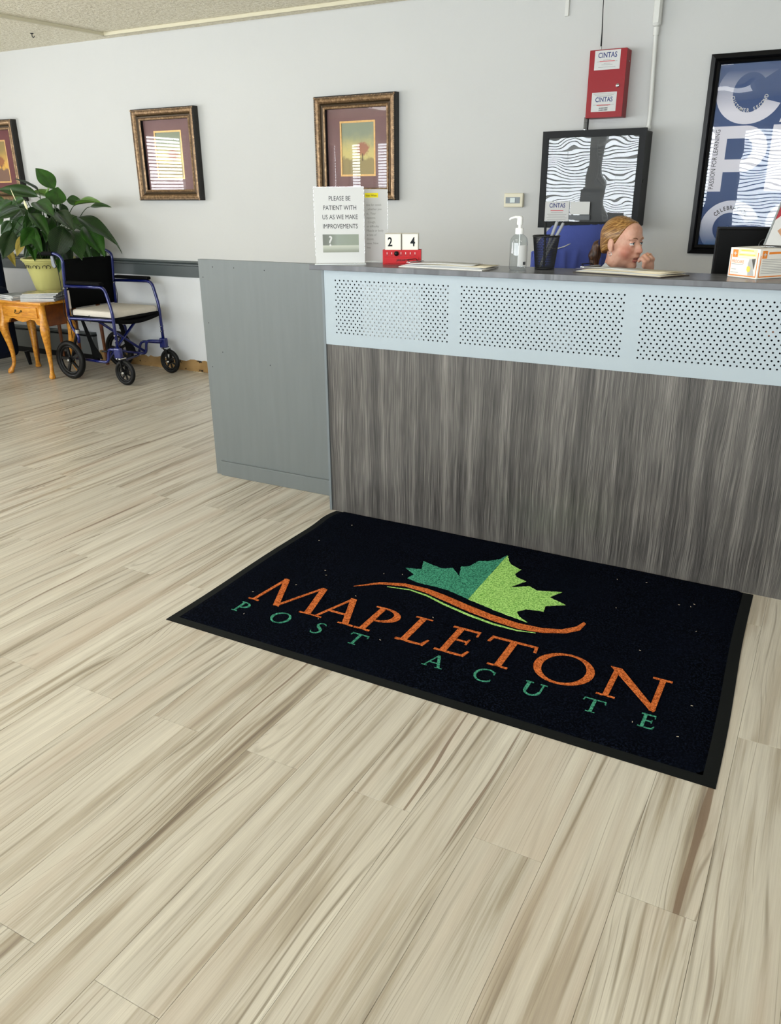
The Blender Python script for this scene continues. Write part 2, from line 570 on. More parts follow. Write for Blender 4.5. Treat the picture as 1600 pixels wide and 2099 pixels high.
window_wall('wall_front', 'x', WF, WF - 0.12, WL - 0.15, WR + 0.15, FRONT_WIN)
window_wall('wall_left', 'y', WL, WL - 0.12, WF, WB, LEFT_WIN)
M_SLAT = mat('blind_slat', '#eceae4', 0.45)
nw = 0
for axis, wins, pos in (('x', FRONT_WIN, WF), ('y', LEFT_WIN, WL)):
    for a, b in wins:
        nw += 1
        M = Matrix.Translation(((a + b) / 2, pos, 0)) if axis == 'x' else Matrix.Translation((pos, (a + b) / 2, 0)) @ Matrix.Rotation(R(-90), 4, 'Z')
        hw = (b - a) / 2
        fr = MB()
        for x0, x1, z0, z1 in ((-hw, -hw + 0.04, WZ0, WZ1), (hw - 0.04, hw, WZ0, WZ1), (-hw + 0.04, hw - 0.04, WZ0, WZ0 + 0.04), (-hw + 0.04, hw - 0.04, WZ1 - 0.04, WZ1)):
            fr.box(x0, x1, -0.10, -0.05, z0, z1)
        wf = struct(fr.build('window_%d' % nw, M_FRAMEW))
        wf.matrix_world = M
        pn_ = MB().box(-hw + 0.04, hw - 0.04, -0.078, -0.074, WZ0 + 0.04, WZ1 - 0.04).build('pane', M_PANE, wf)
        bl = thing('window_blind', 'white horizontal slat blind hanging in the %s' % (('%s window of the wall opposite the picture frames' % ('first second third fourth fifth sixth seventh eighth'.split()[nw - 1])) if axis == 'x' else '%s window of the left wall' % ('first second third'.split()[nw - 9])), 'blind', (0, 0, 0), group='horizontal window blinds')
        bl.matrix_world = M
        MB().box(-hw + 0.005, hw - 0.005, -0.045, 0.0, WZ1 - 0.04, WZ1 - 0.002).build('headrail', M_SLAT, bl)
        sl = MB()
        zz = WZ0 + 0.03
        while zz < WZ1 - 0.05:
            sl.box(-hw + 0.01, hw - 0.01, -0.024, 0.024, -0.0008, 0.0008, Matrix.Translation((0, -0.022, zz)) @ Matrix.Rotation(R(14), 4, 'X'))
            zz += 0.043
        s_ = sl.build('slat', M_SLAT, bl)
        s_['kind'] = 'stuff'
        for q in (-0.6, 0.6):
            MB().tube([(q * hw, 0.004, WZ0 + 0.02), (q * hw, 0.004, WZ1 - 0.03)], 0.0015, 5).build('ladder_cord', M_SLAT, bl)

# chair rail, bare strip where the skirting is gone, ceiling battens
rail = MB()
rail.add([(x, y, z) for x in (WL, WR) for y, z in ((WB, 0.772), (WB - 0.012, 0.772), (WB - 0.014, 0.858), (WB - 0.03, 0.864), (WB - 0.03, 0.874), (WB - 0.022, 0.880), (WB - 0.034, 0.887), (WB - 0.030, 0.897), (WB, 0.899))],
         [(i, (i + 1) % 9, 9 + (i + 1) % 9, 9 + i) for i in range(9)] + [tuple(range(8, -1, -1)), tuple(range(9, 18))])
struct(rail.build('trim_1', M_GREY))
g = NT('bare_plaster')
pv = g.noise(g.tc.outputs['Object'], 9.0, 5.0, 0.7)
pc = g.mix(g.ramp(pv, 0.55, 0.60), g.cramp(g.noise(g.tc.outputs['Object'], 6.0, 3.0), [(0.3, '#8d6f45'), (0.6, '#ab8a5c'), (0.8, '#c4a97f')]), lin('#1d1712'))
M_BARE = g.out(pc, 0.85, 0.2)
top, bot = [], []
x = -5.78
while x < -2.2:
    top.append((x, 0.092 + random.uniform(-0.012, 0.012)))
    x += random.uniform(0.02, 0.06)
struct(MB().prism([(-5.78, 0.001)] + top + [(top[-1][0], 0.001)], 0.0, 0.003, wallm(0, WB, 0)).build('baseboard_back', M_BARE))
deb = MB()
for k in range(60):
    x = random.uniform(-5.2, -2.9)
    deb.box(-random.uniform(0.004, 0.02), random.uniform(0.004, 0.02), -0.002, 0.002, 0, 0.004, Matrix.Translation((x, WB - random.uniform(0.006, 0.02), 0.0)) @ Matrix.Rotation(random.uniform(0, 3), 4, 'Z'))
tag(deb.build('plaster_crumbs', mat('plaster_crumb', '#d8ccb4', 0.9)), 'pale plaster crumbs along the foot of the bare wall strip', 'debris')['kind'] = 'stuff'

bat = MB().box(-5.08, WR, 4.925, 4.947, CZ - 0.022, CZ)
M_BATTEN = mat('cream_batten', '#cfc8ae', 0.55)
struct(bat.build('trim_2', M_BATTEN, bevel=0.002))
struct(MB().box(-5.075, -5.053, WF, 4.947, CZ - 0.022, CZ, Matrix.Translation((-5.064, 4.936, 0)) @ Matrix.Rotation(R(-5), 4, 'Z') @ Matrix.Translation((5.064, -4.936, 0))).build('trim_3', M_BATTEN, bevel=0.002))
hk = thing('ceiling_hook', 'small black swag hook screwed into the popcorn ceiling', 'hook', (-5.531, 4.686, CZ))
MB().lathe([(0.013, 0), (0.013, -0.003), (0.004, -0.006)], 12).build('base_plate', M_BLACK, hk)
MB().tube([(0, 0, -0.004), (0, 0, -0.018)] + [(0.011 - 0.011 * math.cos(R(a)), 0, -0.018 - 0.011 * math.sin(R(a))) for a in range(20, 200, 20)], 0.0026, 6).build('hook_wire', M_BLACK, hk, 60)

# added ceiling fill panels, out of view, to brighten the open floor
M_DIFF = mat('fill_panel_diffuser', '#f4f4ee', 0.5)
for k, (x, y) in enumerate(FILL_PANELS):
    tr_ = thing('added_ceiling_light', '%s added ceiling fill light panel, out of view over the lobby floor' % ('first second third fourth fifth sixth'.split()[k]), 'light', (x, y, CZ), group='added ceiling fill panels')
    fr = MB()
    for a in ((-0.61, -0.58, -0.31, 0.31), (0.58, 0.61, -0.31, 0.31), (-0.58, 0.58, -0.31, -0.28), (-0.58, 0.58, 0.28, 0.31)):
        fr.box(a[0], a[1], a[2], a[3], -0.02, 0.0)
    fr.build('frame', M_WHITE, tr_)
    MB().box(-0.58, 0.58, -0.28, 0.28, -0.008, -0.004).build('diffuser', M_DIFF, tr_)
    al = area_light('fill_lamp', (0, 0, -0.011), (0, 0, 0), 1.14, 0.54, FILL_PANEL_W, (1.0, 0.99, 0.95))
    al.parent = tr_

# ------------------------------------------------------------------ low baseboard heater on the wall
ht = thing('baseboard_heater', 'long grey metal baseboard heater low on the wall behind the table', 'heater', (0, WB, 0))
M_HEAT = mat('heater_paint', '#6a6d6c', 0.45, vary=(5, 0.06))
MB().box(-8.1, -5.79, -0.055, 0, 0.055, 0.215).build('front_panel', M_HEAT, ht, bevel=0.004)
MB().box(-8.1, -5.79, -0.065, 0, 0.232, 0.250).build('top_cover', M_GREY, ht, bevel=0.003)
MB().box(-8.1, -5.79, -0.035, 0, 0.215, 0.232).build('air_slot_shade', M_BLACK, ht)  # black fill paints the shadow band inside the top slot
MB().box(-8.1, -5.79, -0.03, 0, 0.0, 0.055).build('foot_shadow_gap', M_BLACK, ht)  # black strip paints the shadowed gap and dark baseboard underneath
# ------------------------------------------------------------------ reception counter
CF, CL, CR = 2.966, -1.93, 1.25         # front face, left end, right end
CT = 1.118                              # top surface
M_PERF = mat('white_perforated_metal', '#a5b0b6', 0.38, spec=0.5)
g = NT('grey_painted_board')
bx_, by_, bz_ = g.sep(g.tc.outputs['Object'])
bn = g.noise(g.xyz(g.math('MULTIPLY', bx_, 34.0), 0.0, g.math('MULTIPLY', bz_, 3.0)), 1.0, 3.0)
g.bump(bn, 0.10, 0.001)
M_BOARD = g.out(g.cramp(bn, [(0.3, '#686d6c'), (0.7, '#6c7170')]), 0.42, 0.45)
M_EDGE = mat('grey_edge_band', '#6f7679', 0.45)
ctr = thing('reception_counter', 'long grey oak reception counter with white perforated band and dark top', 'counter', (0, 0, 0))
MB().box(CL, CR, CF, CF + 0.018, 0.0, 0.790).build('front_panel', M_LAM, ctr)
MB().box(CL - 0.012, CL, CF - 0.006, CF + 0.24, 0.0, 1.096).build('end_panel', M_EDGE, ctr, bevel=0.001)
MB().box(CL - 0.06, CR, CF - 0.024, 3.212, CT - 0.021, CT).build('top', M_TOP, ctr, bevel=0.0015)
MB().box(CL, CR, CF + 0.215, CF + 0.233, 0.0, 1.097).build('back_panel', M_EDGE, ctr)
MB().box(CR, CR + 0.018, CF, CF + 0.24, 0.0, 1.096).build('end_panel', M_EDGE, ctr)
MB().box(CL + 0.02, CR - 0.02, CF + 0.035, CF + 0.045, 0.80, 1.09).build('interior_shade_board', mat('painted_interior_shade', '#14161a', 0.8), ctr)  # dark board paints in the unlit interior seen through the holes
# perforated band: staggered lattice of round holes, cut as real openings
PX0, PX1, PZ0, PZ1 = CL, CR, 0.785, 1.097
AX, BZ = 0.02105, 0.0274


def perforated(x0, x1, z0, z1, mb):
    """band section x0..x1 / z0..z1 whose hole centres fill it (17 staggered rows)"""
    nx = int(round((x1 - x0) / (AX / 2)))
    nz = 16
    ax, bz = (x1 - x0) / nx, (z1 - z0) / nz
    X0, X1, Z0, Z1 = x0 - ax, x1 + ax, z0 - bz, z1 + bz
    rr = 0.0036

    def cl(x, z):
        return (min(max(x, X0), X1), min(max(z, Z0), Z1))
    for i in range(-1, nx + 2):
        for j in range(-1, nz + 2):
            if (i + j) % 2:
                continue
            cx, cz = x0 + i * ax, z0 + j * bz
            ring = []
            for q, (dx, dz) in enumerate(((1, 0), (0.5, 0.5), (0, 1), (-0.5, 0.5), (-1, 0), (-0.5, -0.5), (0, -1), (0.5, -0.5))):
                ring.append(cl(cx + dx * ax, cz + dz * bz))
            inside = 0 <= i <= nx and 0 <= j <= nz
            if inside:
                hole = [(cx + rr * math.cos(q * math.pi / 4), cz + rr * math.sin(q * math.pi / 4)) for q in range(8)]
                P = [(p[0], CF - 0.004, p[1]) for p in ring] + [(p[0], CF - 0.004, p[1]) for p in hole] + [(p[0], CF - 0.002, p[1]) for p in hole]
                F = []
                for q in range(8):
                    n = (q + 1) % 8
                    F.append((q, n, 8 + n, 8 + q))
                    F.append((8 + q, 8 + n, 16 + n, 16 + q))
                mb.add(P, F)
            else:
                pts = []
                for p in ring:
                    if not pts or (abs(p[0] - pts[-1][0]) + abs(p[1] - pts[-1][1])) > 1e-7:
                        pts.append(p)
                if len(pts) > 2 and abs(pts[0][0] - pts[-1][0]) + abs(pts[0][1] - pts[-1][1]) < 1e-7:
                    pts.pop()
                ar = sum(pts[k][0] * pts[(k + 1) % len(pts)][1] - pts[(k + 1) % len(pts)][0] * pts[k][1] for k in range(len(pts)))
                if len(pts) > 2 and abs(ar) > 1e-9:
                    mb.add([(p[0], CF - 0.004, p[1]) for p in pts], [tuple(range(len(pts)))])
    return X0, X1, Z0, Z1


pf = MB()
SECT = [(-1.873, -1.350), (-1.291, -0.661), (-0.594, 0.036), (0.103, 0.733)]
e = PX0
for x0, x1 in SECT:
    X0, X1, Z0, Z1 = perforated(x0, x1, 0.838, 1.056, pf)
    pf.add([(p[0], CF - 0.004, p[1]) for p in ((e, PZ0), (X0, PZ0), (X0, PZ1), (e, PZ1))], [(0, 1, 2, 3)])
    pf.add([(p[0], CF - 0.004, p[1]) for p in ((X0, PZ0), (X1, PZ0), (X1, Z0), (X0, Z0))], [(0, 1, 2, 3)])
    pf.add([(p[0], CF - 0.004, p[1]) for p in ((X0, Z1), (X1, Z1), (X1, PZ1), (X0, PZ1))], [(0, 1, 2, 3)])
    e = X1
pf.add([(p[0], CF - 0.004, p[1]) for p in ((e, PZ0), (PX1, PZ0), (PX1, PZ1), (e, PZ1))], [(0, 1, 2, 3)])
pf.box(PX0, PX1, CF - 0.004, CF - 0.002, PZ0 - 0.001, PZ0)
pf.add([(PX0, CF - 0.004, PZ0), (PX0, CF - 0.004, PZ1), (PX0, CF - 0.0005, PZ1), (PX0, CF - 0.0005, PZ0)], [(0, 1, 2, 3)])
band = pf.build('perforated_band', M_PERF, ctr)
band['label'] = 'white sheet metal band with four fields of small round holes'
MB().box(-1.745, -1.468, CF + 0.0005, CF + 0.002, 0.80, 1.045).build('backing_sheet', M_PAPER, ctr)
for x0, x1, z0, z1 in ((-1.40, -1.352, 0.985, 1.05), (-1.46, -1.41, 0.925, 0.965), (-1.41, -1.36, 0.86, 0.885), (-1.235, -1.16, 0.855, 0.895), (-1.02, -0.94, 0.92, 0.96), (-0.92, -0.84, 0.845, 0.93), (-0.29, -0.275, 1.02, 1.05)):
    MB().box(x0, x1, CF + 0.006, CF + 0.008, z0, z1).build('backing_scrap', M_PALEINK, ctr)
MB().box(-0.185, -0.155, CF + 0.006, CF + 0.008, 0.945, 0.965).build('backing_scrap', mat('orange_scrap', '#c98a66', 0.6), ctr)
dk = thing('desk', 'dark laminate desk hidden behind the reception counter', 'desk', (0, 0, 0))
MB().box(CL + 0.02, CR, CF + 0.26, 3.70, 0.715, 0.740).build('desktop', M_TOP, dk)
for x in (CL + 0.04, -0.30, CR - 0.04):
    MB().box(x - 0.011, x + 0.011, CF + 0.27, 3.66, 0.0, 0.715).build('support_panel', M_EDGE, dk)

# grey half panel that continues the counter to the left
hp = thing('partition', 'flat grey painted partition with a kick strip left of the counter', 'partition', (0, 0, 0))
MB().prism([(-2.768, 0.0), (CL - 0.013, 0.0), (CL - 0.013, 1.095), (CL - 0.062, 1.095), (CL - 0.062, 1.104), (-2.768, 1.104)], 0, 0.022, wallm(0, 3.152, 0)).build('board', M_BOARD, hp, bevel=0.001)
MB().box(-2.727, CL - 0.016, 3.116, 3.130, 0.0, 0.080).build('kick_strip', M_BOARD, hp, bevel=0.002)
for x, z in ((-2.68, 1.07), (-2.55, 1.07), (-2.37, 1.065), (-2.745, 1.02), (-2.735, 0.80), (-2.66, 0.66), (-2.37, 0.62), (-2.735, 0.58)):
    MB().lathe([(0.0028, 0), (0.002, 0.0008)], 8, wallm(x, 3.130, z)).build('screw_head', M_BLACK, hp)
tag(MB().tube([(-2.06, 3.25, 0.30), (-2.06, 3.25, 0.98), (-2.05, 3.235, 1.10), (-2.02, 3.19, 1.126), (-1.99, 3.15, 1.126), (-1.955, 3.125, CT + 0.007)], 0.006, 8).build('power_cable', M_BLACK, None, 60), 'black cable looping over the counter edge behind the sign', 'cable')

# ------------------------------------------------------------------ logo mat
g = NT('mat_pile')
fn = g.noise(g.tc.outputs['Object'], 170.0, 3.0, 0.75)
bn = g.noise(g.tc.outputs['Object'], 5.0, 3.0, 0.6)
mc = g.mix(g.ramp(fn, 0.46, 0.66), lin('#020306'), lin('#141a28'))
mc = g.mix(g.ramp(bn, 0.35, 0.7, 0.0, 0.5), mc, lin('#080c16'))
g.bump(fn, 0.9, 0.006)
M_PILE = g.out(mc, 0.95, 0.02)


def pile(name, dark, light):
    g = NT(name)
    f = g.noise(g.tc.outputs['Object'], 190.0, 3.0, 0.75)
    g.bump(f, 0.9, 0.006)
    return g.out(g.mix(g.ramp(f, 0.38, 0.60), lin(dark), lin(light)), 0.95, 0.08)


M_ORANGE = pile('orange_pile', '#8c3a10', '#e07c40')
M_TEAL = pile('teal_pile', '#1a5644', '#52a886')
M_LIME = pile('lime_pile', '#6aa544', '#bdea86')
M_RUB = mat('rubber_border', '#0a0d0c', 0.7, spec=0.2, bump=(160, 0.2, 0.002))
lm = thing('logo_mat', 'navy black entrance mat with orange lettering and green maple leaf before the counter', 'mat', (0, 0, 0))
MY0, MY1 = 1.798, 2.957


def mat_edge(t):       # left border wanders a little, most near the counter
    return -1.888 - 0.024 * t - 0.030 * max(0.0, (t - 0.78) / 0.22) ** 2 * (1 - 1.25 * max(0.0, (t - 0.9) / 0.1)) + 0.003 * math.sin(t * 9)


def mat_right(t):
    return -0.053 - 0.028 * t + 0.003 * math.sin(t * 7)


N = 40
L_ = [(mat_edge(i / N), MY0 + (MY1 - MY0) * i / N) for i in range(N + 1)]
R_ = [(mat_right(i / N), MY0 + (MY1 - MY0) * i / N - 0.004 * (1 - i / N)) for i in range(N + 1)]
MB().prism(L_ + R_[::-1], 0.0003, 0.0028).build('rubber_base', M_RUB, lm)
nx, ny = 96, 60
pv, pf_ = [], []
for j in range(ny + 1):
    t = 0.028 + (1 - 0.028) * j / ny * 0.997
    xl, xr, y = mat_edge(t) + 0.030, mat_right(t) - 0.036, MY0 + (MY1 - MY0) * t
    for i in range(nx + 1):
        k = i / nx
        edge = min(1.0, min(k, 1 - k) * nx / 1.0, j / 1.0)
        hgt = 0.0028 + edge * 0.0042 + 0.0006 * math.sin(k * 23 + t * 9) * edge
        pv.append((xl + (xr - xl) * k, y, hgt))
for j in range(ny):
    for i in range(nx):
        a = j * (nx + 1) + i
        pf_.append((a, a + 1, a + nx + 2, a + nx + 1))
MB().add(pv, pf_).build('carpet_pile', M_PILE, lm, 180)
ZL0, ZL1 = 0.0050, 0.0088


def fuzz(poly, amp=0.0016, step=0.006):
    """tufted edge: subdivide an outline and jitter it"""
    out = []
    n = len(poly)
    for i in range(n):
        a, b = poly[i], poly[(i + 1) % n]
        d = math.hypot(b[0] - a[0], b[1] - a[1])
        m = max(1, int(d / step))
        for k in range(m):
            out.append((a[0] + (b[0] - a[0]) * k / m + random.uniform(-amp, amp), a[1] + (b[1] - a[1]) * k / m + random.uniform(-amp, amp)))
    return out


def stroke(p, q, w):
    return [(p[0] - w / 2, p[1]), (p[0] + w / 2, p[1]), (q[0] + w / 2, q[1]), (q[0] - w / 2, q[1])]


def rect(x0, x1, y0, y1):
    return [(x0, y0), (x1, y0), (x1, y1), (x0, y1)]


def ringband(cx, cy, ro, ri, a0, a1, n=20, dx=0.0):
    A = arc(cx, cy, ro[0], ro[1], a0, a1, n)
    B = arc(cx + dx, cy, ri[0], ri[1], a0, a1, n)
    return [[A[i], A[i + 1], B[i + 1], B[i]] for i in range(n)]


def glyph(ch):
    sf = 0.045
    if ch == 'M':
        return [stroke((0.10, 0), (0.19, 1.16), 0.075), stroke((0.20, 1.14), (0.71, 0.0), 0.148), stroke((0.70, 0.0), (1.19, 1.16), 0.075), stroke((1.21, 1.14), (1.50, 0), 0.155), rect(-0.03, 0.24, 0, sf), rect(1.30, 1.72, 0, sf)]
    if ch == 'A':
        return [stroke((0.10, 0), (0.44, 1.04), 0.07), stroke((0.44, 1.04), (0.84, 0), 0.152), rect(0.21, 0.68, 0.33, 0.39), rect(-0.02, 0.25, 0, sf), rect(0.66, 1.02, 0, sf)]
    if ch == 'P':
        return [rect(0.11, 0.24, 0, 1), rect(0.0, 0.36, 0, sf), rect(0.0, 0.3, 1 - sf, 1)] + ringband(0.24, 0.71, (0.45, 0.29), (0.29, 0.245), -95, 95)
    if ch == 'L':
        return [rect(0.11, 0.245, 0, 1), rect(0.0, 0.38, 1 - sf, 1), rect(0.0, 0.58, 0, 0.06), [(0.52, 0), (0.62, 0), (0.66, 0.24), (0.61, 0.24)]]
    if ch == 'E':
        return [rect(0.11, 0.245, 0, 1), rect(0.0, 0.58, 1 - 0.06, 1), rect(0.0, 0.60, 0, 0.06), rect(0.2, 0.50, 0.50, 0.555), [(0.53, 1), (0.59, 1), (0.60, 0.80), (0.56, 0.80)], [(0.54, 0), (0.62, 0), (0.66, 0.22), (0.61, 0.22)], rect(0.47, 0.51, 0.42, 0.63)]
    if ch == 'T':
        return [rect(0.432, 0.568, 0, 1), rect(0.30, 0.70, 0, sf), rect(0.03, 0.97, 0.94, 1), [(0.03, 1), (0.09, 1), (0.06, 0.78), (0.0, 0.78)], [(0.91, 1), (0.97, 1), (1.0, 0.78), (0.94, 0.78)]]
    if ch == 'O':
        return ringband(0.56, 0.5, (0.56, 0.53), (0.405, 0.475), 0, 360, 36)
    if ch == 'N':
        return [stroke((0.19, 0), (0.19, 1), 0.10), [(0.05, 1.0), (0.26, 1.0), (1.06, 0.0), (1.03, -0.08), (0.94, -0.02)], stroke((1.0, -0.05), (1.0, 1), 0.10), rect(0.03, 0.36, 0, sf), rect(0.82, 1.16, 1 - sf, 1)]
    if ch == 'S':
        P = [(0.56, 0.86), (0.47, 0.97), (0.32, 1.0), (0.17, 0.93), (0.13, 0.78), (0.22, 0.64), (0.38, 0.53), (0.52, 0.40), (0.56, 0.24), (0.47, 0.07), (0.30, 0.0), (0.14, 0.04), (0.06, 0.18)]
        W = [0.05, 0.06, 0.07, 0.10, 0.13, 0.15, 0.16, 0.15, 0.13, 0.09, 0.07, 0.06, 0.05]
        A, B = [], []
        for i, p in enumerate(P):
            a, b = P[max(0, i - 1)], P[min(len(P) - 1, i + 1)]
            d = Vector((b[0] - a[0], b[1] - a[1])).normalized()
            A.append((p[0] - d.y * W[i] / 2, p[1] + d.x * W[i] / 2))
            B.append((p[0] + d.y * W[i] / 2, p[1] - d.x * W[i] / 2))
        return [[A[i], A[i + 1], B[i + 1], B[i]] for i in range(len(P) - 1)]
    if ch == 'C':
        return ringband(0.52, 0.5, (0.52, 0.53), (0.39, 0.47), 45, 315, 26) + [rect(0.84, 0.90, 0.70, 0.92), rect(0.84, 0.90, 0.12, 0.26)]
    if ch == 'U':
        return [rect(0.10, 0.25, 0.32, 1), rect(0.80, 0.88, 0.32, 1), rect(0, 0.36, 1 - sf, 1), rect(0.68, 1.0, 1 - sf, 1)] + ringband(0.49, 0.34, (0.39, 0.36), (0.265, 0.29), 180, 360, 16)


for ch, x0 in zip('MAPLETON', (-1.717, -1.446, -1.268, -1.108, -0.963, -0.826, -0.645, -0.432)):
    mb = MB()
    for poly in glyph(ch):
        mb.prism([(x0 + p[0] * 0.17, 2.052 + p[1] * 0.17) for p in poly], ZL0, ZL1 + random.uniform(0, 1e-4))
    mb.build('letter', M_ORANGE, lm)['label'] = 'orange letter %s' % ch
for ch, x0 in zip('POSTACUTE', (-1.722, -1.566, -1.392, -1.252, -0.957, -0.790, -0.632, -0.452, -0.284)):
    mb = MB()
    for poly in glyph(ch):
        mb.prism([(x0 + p[0] * 0.068, 1.954 + p[1] * 0.068) for p in poly], ZL0, ZL1 + random.uniform(0, 1e-4))
    mb.build('letter', M_TEAL, lm)['label'] = 'small green letter %s' % ch
DL = [(-1.006, 2.850), (-1.020, 2.800), (-1.055, 2.762), (-1.091, 2.741), (-1.104, 2.68), (-1.133, 2.662), (-1.103, 2.58), (-1.156, 2.636), (-1.190, 2.612), (-1.235, 2.622), (-1.287, 2.640), (-1.262, 2.568), (-1.322, 2.549), (-1.266, 2.512), (-1.276, 2.473), (-1.225, 2.458), (-1.10, 2.456), (-0.998, 2.424)]
LL = [(-1.006, 2.850), (-0.980, 2.80), (-0.960, 2.772), (-0.910, 2.746), (-0.918, 2.70), (-0.905, 2.678), (-0.858, 2.658), (-0.880, 2.618), (-0.899, 2.580), (-0.834, 2.626), (-0.798, 2.604), (-0.710, 2.636), (-0.738, 2.575), (-0.669, 2.546), (-0.73, 2.503), (-0.722, 2.461), (-0.785, 2.450), (-0.808, 2.415), (-0.785, 2.384), (-0.749, 2.361), (-0.86, 2.385), (-0.998, 2.424)]
MB().prism(fuzz(DL), ZL0, ZL1).build('leaf_half', M_TEAL, lm)['label'] = 'dark green half of the maple leaf'
MB().prism(fuzz(LL), ZL0, ZL1).build('leaf_half', M_LIME, lm)['label'] = 'lime green half of the maple leaf'
ST = [(-1.425, 2.318), (-1.352, 2.392), (-1.262, 2.427), (-1.168, 2.428), (-1.089, 2.412), (-0.978, 2.380), (-0.873, 2.354), (-0.776, 2.341), (-0.690, 2.347), (-0.629, 2.370), (-0.590, 2.411), (-0.576, 2.455)]
SB = [(-1.425, 2.316), (-1.345, 2.380), (-1.252, 2.407), (-1.165, 2.398), (-1.072, 2.371), (-0.960, 2.338), (-0.860, 2.318), (-0.764, 2.306), (-0.681, 2.318), (-0.608, 2.352), (-0.572, 2.393), (-0.566, 2.445)]
MB().strip(ST, SB, ZL0, ZL1).build('swoosh', M_ORANGE, lm)['label'] = 'orange swoosh under the leaf'
GR = [(-1.31, 2.373), (-1.222, 2.390), (-1.144, 2.377), (-1.06, 2.346), (-0.951, 2.315), (-0.851, 2.296), (-0.76, 2.293), (-0.700, 2.306)]
GW = [0.001, 0.006, 0.009, 0.010, 0.010, 0.008, 0.005, 0.001]
MB().strip([(p[0], p[1] + w_ / 2) for p, w_ in zip(GR, GW)], [(p[0], p[1] - w_ / 2) for p, w_ in zip(GR, GW)], ZL0, ZL1).build('swoosh', M_LIME, lm)['label'] = 'thin lime line under the orange swoosh'
lint = MB()
for k in range(26):
    x, y = random.uniform(-1.8, -0.15), random.uniform(1.9, 2.9)
    lint.box(-0.003, 0.003, -0.0008, 0.0008, 0, 0.001, Matrix.Translation((x, y, 0.0078)) @ Matrix.Rotation(random.uniform(0, 3), 4, 'Z'))
lo = lint.build('lint', mat('lint', '#c9b9a0', 0.9), lm)
lo['kind'] = 'stuff'
# ------------------------------------------------------------------ framed landscape prints
g = NT('antique_gold')
gn = g.noise(g.tc.outputs['Object'], 60.0, 4.0, 0.7)
g.b.inputs['Metallic'].default_value = 0.55
M_GOLD = g.out(g.cramp(gn, [(0.3, '#5a4530'), (0.55, '#8d7152'), (0.75, '#bfa07c')]), 0.38, 0.5)
M_COVE = mat('dark_bronze', '#3a2c1a', 0.35, metal=0.5, vary=(30, 0.2))
M_OUTER = mat('frame_outer_black', '#1b1712', 0.4, bump=(220, 0.8, 0.004))
M_MAT_WASHED = mat('reflection_washed_mat_board', '#7a5a59', 0.8, vary=(14, 0.06))  # red board paled to mauve, reflection wash from the glass put into its colour
M_FILLET = mat('gold_fillet', '#c39a5c', 0.35, metal=0.4, vary=(80, 0.15))


def print_mat(name, sky_top, sky_low, ground, crown):
    g = NT(name)
    x, y, z = g.sep(g.tc.outputs['Object'])
    n1 = g.noise(g.tc.outputs['Object'], 14.0, 4.0, 0.6)
    zz = g.math('ADD', z, g.math('MULTIPLY', g.math('SUBTRACT', n1, 0.5), 0.10))
    sky = g.mix(g.ramp(zz, -0.03, 0.11), lin(sky_low), lin(sky_top))
    c = g.mix(g.ramp(zz, -0.075, -0.045), lin(ground), sky)
    dx = g.math('SUBTRACT', x, 0.035)
    dz = g.math('SUBTRACT', z, 0.0)
    d = g.math('SQRT', g.math('ADD', g.math('MULTIPLY', dx, dx), g.math('MULTIPLY', g.math('MULTIPLY', dz, dz), 1.4)))
    d = g.math('ADD', d, g.math('MULTIPLY', g.math('SUBTRACT', g.noise(g.tc.outputs['Object'], 60.0, 3.0), 0.5), 0.05))
    c = g.mix(g.ramp(d, 0.035, 0.062, 0.85, 0.0), c, lin(crown))
    tr = g.math('MULTIPLY', g.ramp(g.math('ABSOLUTE', dx), 0.003, 0.005, 1.0, 0.0), g.math('MULTIPLY', g.math('LESS_THAN', z, -0.03), g.math('GREATER_THAN', z, -0.075)))
    c = g.mix(g.math('MULTIPLY', tr, 0.8), c, lin('#4a3328'))
    return g.out(c, 0.6, 0.3)


P_A = print_mat('landscape_print_warm', '#8f7a45', '#d8a84a', '#7a5a48', '#8a4a30')
P_B = print_mat('landscape_print_pale', '#8b937c', '#cfc07a', '#9b8a5a', '#a05a4c')


